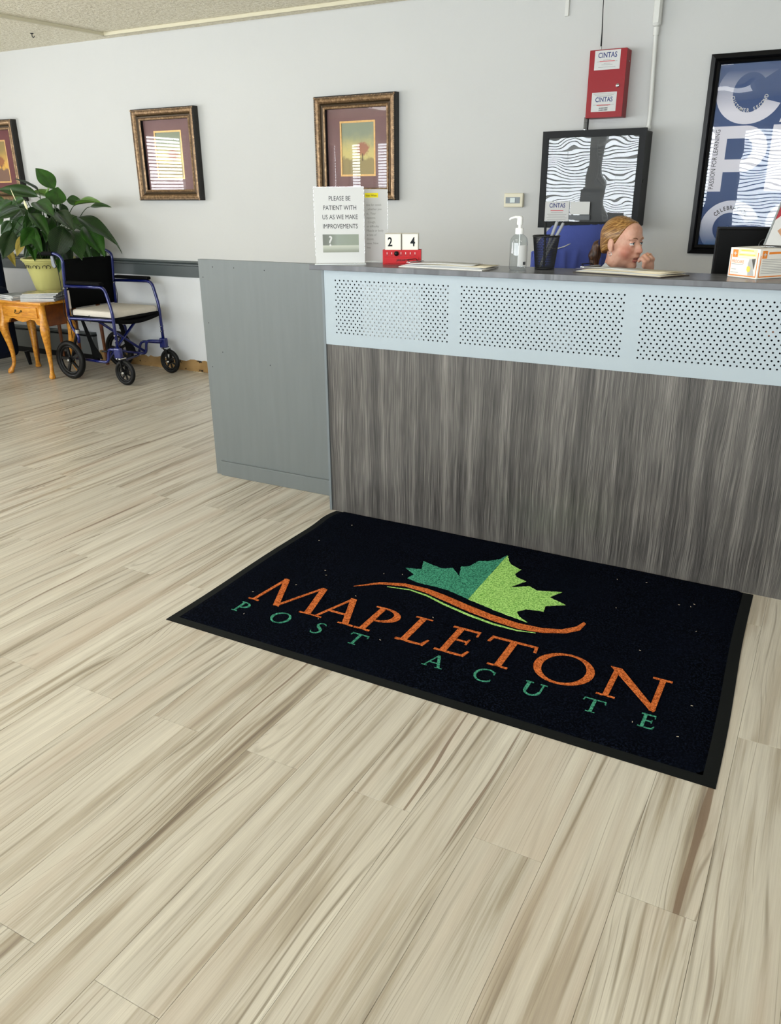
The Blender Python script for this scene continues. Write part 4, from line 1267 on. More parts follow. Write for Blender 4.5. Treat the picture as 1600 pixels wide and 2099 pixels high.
# mask carton
mk = thing('mask_box', 'white and orange face mask carton on the counter by the monitor', 'box', (-0.247, 3.045, CT), 0)
M_CART = mat('carton_white', '#f3efe6', 0.55)
M_OR = mat('carton_orange', '#ee8a2c', 0.5)
M_YEL = mat('mask_yellow', '#ecd95a', 0.7)
ang1 = R(143)     # short front face runs this way
ang2 = ang1 - R(90)
FM = Matrix.Translation((0, 0, 0)) @ Matrix.Rotation(ang1 + math.pi, 4, 'Z')   # local -x along the short face
MW, ML, MH = 0.127, 0.215, 0.098
MB().box(-MW, 0, 0, ML, 0.0006, MH, FM).build('carton', M_CART, mk, bevel=0.0012)
FM_F = FM @ WALLM                                           # short face, front
FM_S = FM @ Matrix.Rotation(R(90), 4, 'Z') @ WALLM          # long face, right


def bar(nm, M, x0, x1, z0, z1, m, d=0.0006):
    return MB().box(x0, x1, z0, z1, 0, d, M).build(nm, m, mk)


for M, x0, x1 in ((FM_F, -MW, 0.0), (FM_S, 0.0, ML)):
    for a in ((x0 + 0.005, x1 - 0.005, 0.006, 0.0095), (x0 + 0.005, x0 + 0.008, 0.006, MH - 0.022), (x1 - 0.008, x1 - 0.005, 0.006, MH - 0.012)):
        bar('border_stripe', M, *a, M_OR)
    lg = bar('logo_square', M, x0 + 0.012, x0 + 0.034, MH - 0.031, MH - 0.006, M_OR, 0.0008)
    st = []
    for k in range(8):
        rr_ = (0.0095 if k % 2 == 0 else 0.0028) * (0.7 if k in (2,) else 1.0)
        st.append((x0 + 0.023 + rr_ * math.cos(R(45 * k)), MH - 0.0185 + rr_ * math.sin(R(45 * k))))
    MB().prism(st, 0.0008, 0.0012, M).build('star_emblem', M_PAPER, lg)
bar('window_flap', FM_F, -MW + 0.036, -0.012, MH - 0.032, MH - 0.002, mat('mask_stack', '#f0e6b8', 0.7), 0.0008)
for k in range(4):
    bar('mask_edge', FM_F, -MW + 0.038 + 0.003 * k, -0.014 - 0.004 * k, MH - 0.030 + 0.007 * k, MH - 0.027 + 0.007 * k, M_YEL if k % 2 else M_CART, 0.0014)
text('printed_line', 'PROCARE', 0.0150, M_OR, mk, FM_F @ Matrix.Translation((-MW + 0.012, 0.048, 0)), 'LEFT', 0.0006, sx=0.8)
bar('small_print', FM_F, -MW + 0.012, -MW + 0.062, 0.0435, 0.0447, M_PALEINK)
bar('small_print', FM_F, -MW + 0.014, -MW + 0.034, 0.027, 0.0282, M_PALEINK)
bar('small_print', FM_F, -MW + 0.012, -MW + 0.045, 0.0165, 0.0177, M_PALEINK)
fc = MB().prism([(-0.040, 0.010), (-0.014, 0.010), (-0.020, 0.030), (-0.018, 0.052), (-0.016, 0.062), (-0.040, 0.064), (-0.044, 0.048), (-0.042, 0.034)], 0.0005, 0.0008, FM_F).build('printed_face', mat('print_grey', '#b9b6b2', 0.6), mk)
MB().prism([(-0.030, 0.064), (-0.014, 0.066), (-0.016, 0.030), (-0.022, 0.044)], 0.0008, 0.0010, FM_F).build('printed_hair', mat('print_dark', '#57544f', 0.6), fc)
MB().prism([(-0.046, 0.028), (-0.040, 0.020), (-0.032, 0.024), (-0.030, 0.036), (-0.040, 0.042), (-0.046, 0.038)], 0.0010, 0.0013, FM_F).build('printed_mask', M_YEL, fc)
for k in range(9):
    bar('small_print', FM_S, 0.016, ML - 0.02 - (k % 3) * 0.012, 0.018 + k * 0.0055, 0.0192 + k * 0.0055, M_PALEINK)
bar('heading_bar', FM_S, 0.042, ML - 0.02, MH - 0.018, MH - 0.011, M_OR)

# brochure stand at the right edge
bs = thing('brochure_stand', 'clear slanted brochure stand with a red and white flyer on the mask carton', 'stand', (-0.178, 3.128, CT + MH + 0.001), R(-20))
BM = Matrix.Rotation(R(-31), 4, 'X')
BY = Matrix.Identity(4)
TM = BY @ BM
MB().box(-0.075, 0.085, -0.003, -0.0015, 0.006, 0.225, TM).build('front_sheet', M_ACR, bs)
MB().box(-0.075, 0.085, 0.0015, 0.003, 0.006, 0.225, TM).build('back_sheet', M_ACR, bs)
MB().tube([TM @ Vector((-0.076, 0, 0.008)), TM @ Vector((-0.076, 0, 0.225))], 0.0035, 6).build('edge', mat('acrylic_edge', '#8f9494', 0.2), bs)
MB().box(-0.072, 0.07, -0.03, 0.045, 0, 0.004).build('foot', M_ACR, bs)
fly = MB().box(-0.072, 0.082, -0.001, 0.001, 0.008, 0.222, TM).build('flyer', M_PAPER, bs)
MB().prism([(-0.072, 0.100), (-0.072, 0.222), (0.082, 0.222), (0.082, 0.200), (-0.01, 0.170)], 0.0, 0.0006, TM @ Matrix.Translation((0, -0.001, 0)) @ WALLM).build('red_swash', mat('flyer_red', '#9a1f2e', 0.5), fly)
MB().prism([(-0.050, 0.060), (-0.020, 0.030), (0.03, 0.045), (0.082, 0.040), (0.082, 0.105), (0.03, 0.120), (-0.01, 0.105), (-0.030, 0.085)], 0.0, 0.0006, TM @ Matrix.Translation((0, -0.001, 0)) @ WALLM).build('printed_hand', mat('flyer_skin', '#c08e6c', 0.6, vary=(40, 0.25)), fly)

# monitor on the work surface behind the counter (we see its back)
mo = thing('computer_monitor', 'black computer monitor seen from behind at the right of the counter', 'monitor', (-0.225, 3.46, 0.740), R(10))
MB().box(-0.215, 0.40, -0.020, 0.008, 0.20, 0.525).build('rear_shell', mat('monitor_black', '#030303', 0.6, spec=0.15), mo, bevel=0.006)
MB().box(-0.220, 0.405, 0.006, 0.022, 0.195, 0.530).build('bezel', M_BLACK, mo, bevel=0.003)
MB().box(0.05, 0.13, -0.045, -0.016, 0.05, 0.34).build('stand_neck', M_BLACK, mo, bevel=0.004)
MB().lathe([(0.11, 0.0), (0.11, 0.008), (0.03, 0.014), (0.03, 0.055)], 28, Matrix.Translation((0.09, -0.02, 0))).build('stand_base', M_BLACK, mo, 40)
MB().tube([(-0.048 + 0.02 * math.cos(R(a)), -0.0215, 0.465 + 0.024 * math.sin(R(a))) for a in range(0, 360, 20)], 0.0012, 5, closed=True).build('emblem_ring', M_STEEL, mo)
# ------------------------------------------------------------------ oak side table with cabriole legs
g = NT('honey_oak')
hx, hy, hz = g.sep(g.tc.outputs['Object'])
hn = g.noise(g.xyz(g.math('MULTIPLY', hx, 9.0), g.math('MULTIPLY', hy, 60.0), g.math('MULTIPLY', hz, 45.0)), 1.0, 4.0, 0.6, 0.4)
M_HONEY = g.out(g.cramp(hn, [(0.3, '#a8641c'), (0.52, '#cf8c2c'), (0.75, '#e6ad4c')]), 0.30, 0.5)
g = NT('dark_brown_wood')
M_HONEYD = g.out(g.cramp(g.noise(g.tc.outputs['Object'], 20.0, 4.0), [(0.3, '#54280c'), (0.7, '#7c4214')]), 0.35, 0.5)  # darker brown wood for the table's sides and back, and the stand
M_BRASS = mat('aged_brass', '#5b4a2a', 0.35, metal=0.9)
TX0, TX1, TY0, TY1, TZ = -6.05, -5.505, 4.350, 4.665, 0.606
tb = thing('side_table', 'honey oak side table with curved legs and one small drawer', 'table', ((TX0 + TX1) / 2, (TY0 + TY1) / 2, 0))
hw, hd = (TX1 - TX0) / 2, (TY1 - TY0) / 2
MB().box(-hw, hw, -hd, hd, TZ - 0.022, TZ).build('top', M_HONEY, tb, bevel=0.006, seg=3)
# apron: front with scalloped lower edge, sides, back
fa = [(-hw + 0.03, TZ - 0.022), (hw - 0.03, TZ - 0.022), (hw - 0.03, 0.420), (hw - 0.10, 0.428), (hw - 0.125, 0.462), (0.10, 0.466), (0.05, 0.448), (0.0, 0.440), (-0.05, 0.448), (-0.10, 0.466), (-hw + 0.125, 0.462), (-hw + 0.10, 0.428), (-hw + 0.03, 0.420)]
MB().prism(fa, 0, 0.018, wallm(0, -hd + 0.038, 0)).build('front_apron', M_HONEY, tb, bevel=0.001)
MB().box(hw - 0.040, hw - 0.022, -hd + 0.04, hd - 0.03, 0.415, TZ - 0.022).build('side_apron', M_HONEYD, tb)
MB().box(-hw + 0.022, -hw + 0.040, -hd + 0.04, hd - 0.03, 0.415, TZ - 0.022).build('side_apron', M_HONEYD, tb)
MB().box(-hw + 0.03, hw - 0.03, hd - 0.036, hd - 0.020, 0.440, TZ - 0.022).build('back_apron', M_HONEYD, tb)
dw = MB().box(-hw + 0.062, hw - 0.072, -hd + 0.008, -hd + 0.022, 0.480, 0.566).build('drawer', M_HONEY, tb, bevel=0.005, seg=2)
hc = -0.012
MB().tube([(hc - 0.034, -hd + 0.004, 0.528), (hc - 0.026, -hd - 0.010, 0.516), (hc, -hd - 0.014, 0.511), (hc + 0.026, -hd - 0.010, 0.516), (hc + 0.034, -hd + 0.004, 0.528)], 0.0032, 8).build('bail_pull', M_BRASS, dw, 60)
for sx_ in (-1, 1):
    MB().lathe([(0.010, 0), (0.008, 0.004), (0.004, 0.008)], 12, wallm(hc + sx_ * 0.034, -hd + 0.008, 0.530)).build('pull_rosette', M_BRASS, dw, 60)
for sx_ in (-1, 1):
    for sy_ in (-1, 1):
        cx, cy = sx_ * (hw - 0.036), sy_ * (hd - 0.036)
        dxn, dyn = sx_ * 0.7071, sy_ * 0.7071
        pts, rad = [], []
        for z, o_, r_ in ((TZ - 0.022, 0.0, 0.026), (0.50, 0.0, 0.027), (0.44, 0.006, 0.031), (0.405, 0.016, 0.037), (0.37, 0.018, 0.036), (0.32, 0.010, 0.030), (0.25, -0.004, 0.024), (0.17, -0.014, 0.019), (0.10, -0.014, 0.0155), (0.062, -0.004, 0.0150), (0.040, 0.010, 0.018), (0.022, 0.022, 0.024), (0.008, 0.024, 0.025), (0.0005, 0.022, 0.018)):
            pts.append((cx + dxn * o_, cy + dyn * o_, z))
            rad.append(r_)
        MB().tube(pts, rad, 14).build('leg', M_HONEY, tb, 180)

# magazines on the table: each one a thing
mag_cols = ['#d9d6cc', '#e6e3da', '#cfd2cf', '#e9e6dd', '#d5cdbb', '#dfe2e0', '#c9c6bd']
g = NT('magazine_cover_garden')
cv = g.noise(g.tc.outputs['Object'], 16.0, 3.0, 0.6, 0.6)
M_COVER = g.out(g.cramp(cv, [(0.30, '#4f5a2c'), (0.45, '#8d8f4a'), (0.55, '#c9b48a'), (0.66, '#d8cf5e'), (0.8, '#7f9aa6')]), 0.3, 0.5)
g = NT('magazine_cover_grey')
cv = g.noise(g.tc.outputs['Object'], 18.0, 3.0, 0.6, 0.6)
M_COVER2 = g.out(g.cramp(cv, [(0.3, '#3a4145'), (0.5, '#7d8586'), (0.7, '#b9bab4')]), 0.3, 0.5)


def magazine(x, y, z, rz, label, cover, th=0.0075, wd=0.21, ln=0.275):
    t = thing('magazine', label, 'magazine', (x, y, z), rz, group='magazines on the side table')
    MB().box(-wd / 2, wd / 2, -ln / 2, ln / 2, 0.0010, th - 0.0014).build('pages', M_PAPER, t)
    MB().box(-wd / 2 - 0.001, wd / 2 + 0.001, -ln / 2 - 0.001, ln / 2 + 0.001, 0.0003, 0.0012).build('back_cover', M_COVER2, t)
    MB().box(-wd / 2 - 0.001, wd / 2 + 0.001, -ln / 2 - 0.001, ln / 2 + 0.001, th - 0.0014, th).build('cover', cover, t)


mz = TZ
for k in range(6):
    lab = ('magazine at the bottom of the right stack on the side table', 'second magazine from the bottom of the right stack', 'third magazine from the bottom of the right stack', 'fourth magazine from the bottom of the right stack', 'fifth magazine from the bottom, right stack on the side table', 'garden magazine with a yellow green cover on top of the right stack')[k]
    th_ = (0.010, 0.012, 0.009, 0.012, 0.009, 0.010)[k]
    magazine(-5.655 + (0.0, 0.006, -0.008, 0.004, -0.010, -0.012)[k], 4.505 + (0.0, -0.004, 0.004, 0.002, 0.012, 0.020)[k], mz, R((-62, -64, -58, -66, -57, -52)[k]), lab, M_COVER if k == 5 else M_COVER2, th_)
    mz += th_
mz = TZ
for k in range(4):
    lab = ('magazine at the bottom of the left stack on the side table', 'second magazine of the left stack on the side table', 'third magazine of the left stack on the side table', 'grey covered magazine on top of the left stack')[k]
    th_ = 0.010
    magazine(-5.925 + 0.004 * k, 4.50 + (0, 0.006, -0.004, 0.004)[k], mz, R((-8, -12, -4, -10)[k]), lab, M_COVER2, th_, 0.20, 0.262)
    mz += th_

# plant stand behind the table
ps = thing('plant_stand', 'plain wooden stand under the potted plant behind the side table', 'stand', (-5.845, 4.862, 0))
MB().box(-0.30, 0.30, -0.165, 0.165, 0.606, 0.628).build('top', M_HONEYD, ps, bevel=0.003)
for sx_ in (-1, 1):
    for sy_ in (-1, 1):
        MB().tube([(sx_ * 0.262, sy_ * 0.130, 0.606), (sx_ * 0.266, sy_ * 0.132, 0.36), (sx_ * 0.270, sy_ * 0.134, 0.12), (sx_ * 0.276, sy_ * 0.138, 0.03), (sx_ * 0.278, sy_ * 0.138, 0.0005)], [0.020, 0.017, 0.013, 0.012, 0.016], 10).build('leg', M_HONEYD, ps, 180)

# ------------------------------------------------------------------ potted peace lily
pt = thing('potted_plant', 'leafy peace lily in a yellow green pot behind the wheelchair', 'plant', (-5.90, 4.82, 0.628))
M_POT = mat('pot_glaze', '#c3bf78', 0.38, vary=(3, 0.06))
pot = MB().lathe([(0.125, 0.0), (0.130, 0.004), (0.172, 0.17), (0.196, 0.245), (0.205, 0.250), (0.208, 0.262), (0.218, 0.266), (0.220, 0.278), (0.210, 0.284), (0.196, 0.280), (0.190, 0.245), (0.16, 0.24)], 40).build('pot', M_POT, pt, 50)
for k in range(14):                         # dark wave ornaments on the band under the rim
    a = R(-150 + k * 25.7)
    for q in (-1, 1):
        M = Matrix.Rotation(a, 4, 'Z') @ Matrix.Translation((0.1885, 0, 0.216)) @ Matrix.Rotation(R(17), 4, 'Y') @ Matrix(((0, 0, 1, 0), (1, 0, 0, 0), (0, 1, 0, 0), (0, 0, 0, 1)))
        s_ = [(q * 0.002 + 0.018 * math.cos(R(b)) + q * 0.012, 0.014 * math.sin(R(b))) for b in range(-60, 240, 30)]
        MB().tube([(p[0], p[1], 0.001) for p in s_], 0.0025, 4, M=M).build('ornament', mat('pot_ornament', '#2b2a1c', 0.5) if k == 0 and q == -1 else bpy.data.materials['pot_ornament'], pot)
MB().lathe([(0.19, 0.246), (0.10, 0.252), (0.001, 0.255)], 30, None, False).build('soil', mat('potting_soil', '#2a2018', 0.95, bump=(80, 0.8, 0.01)), pt, 60)
g = NT('lily_leaf')
vx, vy, vz = g.sep(g.tc.outputs['Object'])
oi = g.t.nodes.new('ShaderNodeObjectInfo')
vein = g.math('ABSOLUTE', g.math('SUBTRACT', g.math('FRACT', g.math('MULTIPLY', g.math('SUBTRACT', vy, g.math('MULTIPLY', g.math('ABSOLUTE', vx), 0.9)), 15.0)), 0.5))
vline = g.ramp(vein, 0.0, 0.16, 1.0, 0.0)
mid = g.ramp(g.math('ABSOLUTE', vx), 0.004, 0.014, 1.0, 0.0)
lc = g.mix(oi.outputs['Random'], lin('#0d240a'), lin('#2a5814'))
lc = g.mix(g.ramp(g.noise(g.tc.outputs['Object'], 3.0, 2.0), 0.35, 0.7, 0.0, 0.6), lc, lin('#081806'))
lc = g.mix(g.math('MULTIPLY', g.math('MAXIMUM', vline, mid), 0.16), lc, lin('#5d7f3a'))
g.bump(vline, 0.25, 0.015)
M_LEAF = g.out(lc, 0.30, 0.38)
M_LEAFB = mat('lily_leaf_bright', '#4f7423', 0.32, vary=(4, 0.25))
M_LEAFY = mat('lily_leaf_yellowing', '#8a7a2c', 0.45, vary=(5, 0.35))
M_STEM = mat('lily_stem', '#274018', 0.45)
M_SPATHE = mat('lily_spathe', '#dcd8ae', 0.5)


def leaf_mesh(name, droop, fold, wave):
    """unit leaf: y 0..1 along the midrib, half width 0.5 at its widest, normal +z"""
    ny_, nx_ = 14, 8
    vs, fs = [], []
    for j in range(ny_ + 1):
        t = j / ny_
        wdt = 0.5 * (math.sin(math.pi * min(1, t ** 0.84)) ** 0.92) * (1 - 0.30 * t) * 1.20 if 0 < t < 1 else 0.0
        for i in range(nx_ + 1):
            s = i / nx_ * 2 - 1
            z = -droop * (t - 0.1) ** 2 + fold * abs(s) * wdt * 0.9 - fold * 0.5 * (s * s) * wdt + wave * math.sin(t * 9 + s) * abs(s) * 0.03
            vs.append((s * wdt, t, z + 0.0))
    for j in range(ny_):
        for i in range(nx_):
            a = j * (nx_ + 1) + i
            fs.append((a, a + 1, a + nx_ + 2, a + nx_ + 1))
    me = bpy.data.meshes.new(name)
    me.from_pydata(vs, [], fs)
    me.polygons.foreach_set('use_smooth', [True] * len(me.polygons))
    return me


LM = {}
for k, (d, f, wv) in enumerate(((0.16, 0.5, 0.6), (0.30, 0.35, 1.0), (0.08, 0.7, 0.4))):
    for q, m in enumerate((M_LEAF, M_LEAFB, M_LEAFY)):
        me = leaf_mesh('leaf', d, f, wv)
        me.materials.append(m)
        LM[(k, q)] = me
LEAVES = [
    ((-5.742, 4.86, 1.444), (-5.876, 4.84, 1.586), 0.113), ((-5.7, 4.8, 1.322), (-5.714, 4.86, 1.444), 0.132), ((-5.956, 4.86, 1.385), (-6.213, 4.74, 1.442), 0.108),
    ((-5.968, 4.88, 1.434), (-6.198, 4.9, 1.529), 0.05), ((-5.692, 4.92, 1.362), (-5.598, 4.98, 1.347), 0.072), ((-5.462, 4.8, 1.322), (-5.144, 4.72, 1.352), 0.081),
    ((-5.416, 4.9, 1.306), (-5.244, 4.92, 1.317), 0.060), ((-5.459, 4.8, 1.236), (-5.122, 4.8, 1.109), 0.114), ((-5.566, 4.7, 1.273), (-5.321, 4.6, 1.17), 0.106),
    ((-5.83, 4.66, 1.264), (-5.543, 4.55, 1.134), 0.095), ((-5.424, 4.62, 1.168), (-5.4, 4.5, 0.974), 0.152), ((-5.847, 4.74, 1.344), (-5.546, 4.62, 1.263), 0.114),
    ((-6.031, 4.62, 1.127), (-6.025, 4.5, 0.955), 0.114), ((-6.16, 4.76, 1.353), (-6.242, 4.68, 1.289), 0.073), ((-5.991, 4.7, 1.296), (-6.132, 4.6, 1.237), 0.084),
    ((-6.065, 4.64, 1.205), (-6.109, 4.58, 1.118), 0.062), ((-5.969, 4.72, 1.164), (-5.729, 4.6, 1.02), 0.087), ((-5.891, 4.76, 1.117), (-5.769, 4.66, 0.964), 0.075),
    ((-5.936, 4.66, 1.096), (-5.94, 4.56, 0.965), 0.071), ((-5.481, 4.74, 1.133), (-5.286, 4.62, 0.993), 0.142), ((-5.433, 4.84, 1.166), (-5.199, 4.76, 0.987), 0.133),
    ((-5.232, 4.9, 1.085), (-5.148, 4.92, 0.982), 0.045), ((-5.495, 4.96, 1.018), (-5.425, 4.98, 0.877), 0.106), ((-5.968, 4.72, 1.055), (-5.824, 4.62, 0.928), 0.072),
    ((-5.663, 4.78, 1.021), (-5.504, 4.7, 0.904), 0.091), ((-6.183, 4.66, 0.978), (-6.061, 4.6, 0.888), 0.05), ((-5.877, 4.92, 1.378), (-6.116, 4.95, 1.422), 0.08),
    ((-5.905, 4.85, 1.231), (-5.839, 4.8, 1.097), 0.086), ((-6.219, 4.85, 1.229), (-6.096, 4.8, 1.119), 0.074), ((-5.792, 4.9, 1.231), (-5.892, 4.88, 1.112), 0.073),
    ((-5.641, 4.95, 1.069), (-5.566, 4.98, 1.006), 0.08), ((-6.186, 4.9, 1.367), (-6.306, 4.86, 1.33), 0.081), ((-6.29, 4.74, 1.257), (-6.323, 4.66, 1.159), 0.08), ((-6.353, 4.84, 1.355), (-6.48, 4.8, 1.337), 0.081)]
rl = random.Random(3)
for k in range(26):
    a = rl.uniform(0, 2 * math.pi)
    rr_, zz_ = rl.uniform(0.12, 0.26), rl.uniform(1.02, 1.34)
    bx, by = -5.80 + rr_ * 1.1 * math.cos(a), 4.83 + rr_ * 0.55 * math.sin(a)
    tx, ty, tz = bx + 0.16 * math.cos(a) + rl.uniform(-0.05, 0.05), by + 0.10 * math.sin(a) - 0.03, zz_ - rl.uniform(0.04, 0.20)
    LEAVES.append(((bx, by, zz_), (tx, min(ty, 5.05), tz), rl.uniform(0.07, 0.10)))
PO = Vector(pt.location)
camp = Vector((0, 0, H))
for k, (b, t, wd) in enumerate(LEAVES):
    B, T = Vector(b), Vector(t)
    ax = (T - B)
    ln = ax.length * 1.04
    ax.normalize()
    toc = (camp - B).normalized()
    nrm = toc * 0.8 + Vector((0.25, -0.1, 0.75)) + Vector((rl.uniform(-0.35, 0.35), rl.uniform(-0.35, 0.35), rl.uniform(-0.2, 0.2)))
    if k == 3 or k == 21:
        nrm = Vector((0, 0.3, 1))
    nrm = (nrm - ax * nrm.dot(ax)).normalized()
    xa = ax.cross(nrm)
    kind = 1 if k in (5, 26) else (2 if k in (18, 25) else 0)
    o = bpy.data.objects.new('leaf', LM[(k % 3, kind)])
    COL.objects.link(o)
    o.parent = pt
    mid_lift = 0.03
    P = B - PO
    o.matrix_local = Matrix(((xa.x, ax.x, nrm.x, P.x), (xa.y, ax.y, nrm.y, P.y), (xa.z, ax.z, nrm.z, P.z), (0, 0, 0, 1))) @ Matrix.Diagonal((wd * 1.16, ln * 1.16, ln * 0.8, 1))
    base = Vector((max(-0.10, min(0.10, P.x * 0.25)) + rl.uniform(-0.03, 0.03), max(-0.09, min(0.09, P.y * 0.25)) + rl.uniform(-0.03, 0.03), 0.25))
    c1 = base.lerp(P, 0.45) + Vector((0, 0, 0.10 if P.z > 0.45 else 0.16))
    c2 = P - ax * 0.05 + Vector((0, 0, 0.012))
    pts = []
    for q in range(9):
        s = q / 8
        pts.append(base * (1 - s) ** 3 + c1 * 3 * s * (1 - s) ** 2 + c2 * 3 * s * s * (1 - s) + P * s ** 3)
    MB().tube(pts, [0.0048 - 0.0022 * q / 8 for q in range(9)], 6).build('stem', M_STEM, pt, 180)
for k, (a, b) in enumerate((((-5.905, 4.6, 1.357), (-5.972, 4.62, 1.449)), ((-5.761, 4.58, 1.29), (-5.758, 4.56, 1.366)), ((-5.786, 4.8, 1.412), (-5.729, 4.8, 1.456)), ((-5.706, 4.8, 1.198), (-5.69, 4.78, 1.265)))):
    A, B = Vector(a) - PO, Vector(b) - PO
    D = B - A
    sp = MB()
    wv = (0.006, 0.016, 0.012, 0.014)[k]
    sp.tube([A, A + D * 0.2, A + D * 0.5, A + D * 0.8, B], [0.002, wv * 0.8, wv, wv * 0.6, 0.001], 8, sx=0.45)
    sp.build('flower_spathe', M_SPATHE if k != 2 else M_LEAFB, pt, 180)
    MB().tube([Vector((A.x * 0.2, A.y * 0.2, 0.25)), Vector((A.x * 0.6, A.y * 0.6, A.z * 0.7)), A], 0.0025, 6).build('flower_stalk', M_STEM, pt, 180)

# ------------------------------------------------------------------ navy armchair at the left edge
M_NAVY = mat('navy_upholstery', '#0a1426', 0.8, spec=0.2, vary=(20, 0.15))
ac = thing('armchair', 'dark navy upholstered armchair at the left edge beside the table', 'armchair', (-6.53, 4.45, 0))
MB().box(-0.27, 0.27, -0.32, 0.16, 0.16, 0.44).build('seat', M_NAVY, ac, bevel=0.05, seg=4)
MB().box(-0.30, 0.195, 0.10, 0.28, 0.30, 1.02).build('backrest', M_NAVY, ac, bevel=0.07, seg=5)
for sx_ in (-1, 1):
    MB().box(sx_ * 0.335 - 0.07, sx_ * 0.335 + 0.07, -0.34, 0.13, 0.10, 0.69).build('arm', M_NAVY, ac, bevel=0.06, seg=5)
    for sy_ in (-1, 1):
        MB().tube([(sx_ * 0.33, sy_ * 0.23, 0.12), (sx_ * 0.34, sy_ * 0.24, 0.0005)], [0.022, 0.014], 8).build('leg', M_BLACK, ac)
MB().tube([(0.196, 0.13, 0.45), (0.197, 0.13, 0.7), (0.196, 0.13, 0.95)], 0.004, 6).build('piping', mat('navy_piping', '#1b3a63', 0.5), ac)

# ------------------------------------------------------------------ blue transport wheelchair
wc = thing('wheelchair', 'blue framed transport wheelchair with black sling and pale cushion by the wall', 'wheelchair', (-5.075, 4.722, 0), R(1))
M_BLUE = mat('blue_enamel', '#08165c', 0.25, metal=0.15, spec=0.6, coat=0.4)
M_RUBB = mat('wheel_rubber', '#070808', 0.5, spec=0.28)
M_RIM = mat('wheel_plastic', '#08090a', 0.35, spec=0.3)
M_FAB = mat('black_nylon', '#030404', 0.8, spec=0.15, bump=(180, 0.3, 0.002))
M_CUSH = mat('pale_cushion', '#d3ccc0', 0.85, vary=(8, 0.06), bump=(28, 0.6, 0.012))
HWD = 0.255


def bendpath(pts, r=0.035, n=5):
    """round the corners of a polyline"""
    P = [Vector(p) for p in pts]
    out = [P[0]]
    for i in range(1, len(P) - 1):
        a, b, c = P[i - 1], P[i], P[i + 1]
        d1, d2 = min(r, (a - b).length * 0.45), min(r, (c - b).length * 0.45)
        s, e = b + (a - b).normalized() * d1, b + (c - b).normalized() * d2
        for k in range(n + 1):
            t = k / n
            out.append(s * (1 - t) ** 2 + b * 2 * t * (1 - t) + e * t * t)
    out.append(P[-1])
    return out


def wheel(name, cx, cy, r, tyre, spokes, tw):
    Mw = Matrix.Translation((cx, cy, r)) @ Matrix.Rotation(R(90), 4, 'X')
    t = MB().tube([((r - tyre) * math.cos(2 * math.pi * k / 40), (r - tyre) * math.sin(2 * math.pi * k / 40), 0) for k in range(40)], tyre, 10, closed=True, M=Mw, sx=1.0).build(name, M_RUBB, wc, 180)
    MB().tube([((r - tyre * 2.1) * math.cos(2 * math.pi * k / 40), (r - tyre * 2.1) * math.sin(2 * math.pi * k / 40), 0) for k in range(40)], tyre * 0.55, 8, closed=True, M=Mw).build('rim', M_RIM, t, 180)
    for k in range(spokes):
        a = 2 * math.pi * k / spokes + 0.5
        MB().box(0.006, r - tyre * 2.1, -tw, tw, -0.006, 0.006, Mw @ Matrix.Rotation(a, 4, 'Z')).build('spoke', M_RIM, t)
    MB().lathe([(0.020, -0.024), (0.022, -0.018), (0.022, 0.018), (0.020, 0.024)], 16, Mw).build('hub', M_RIM, t, 40)
    MB().lathe([(0.011, 0.0), (0.011, 0.030), (0.007, 0.034)], 14, Mw).build('axle_cap', M_STEEL, t, 40)
    MB().lathe([(0.011, 0.0), (0.011, -0.030), (0.007, -0.034)], 14, Mw).build('axle_cap', M_STEEL, t, 40)


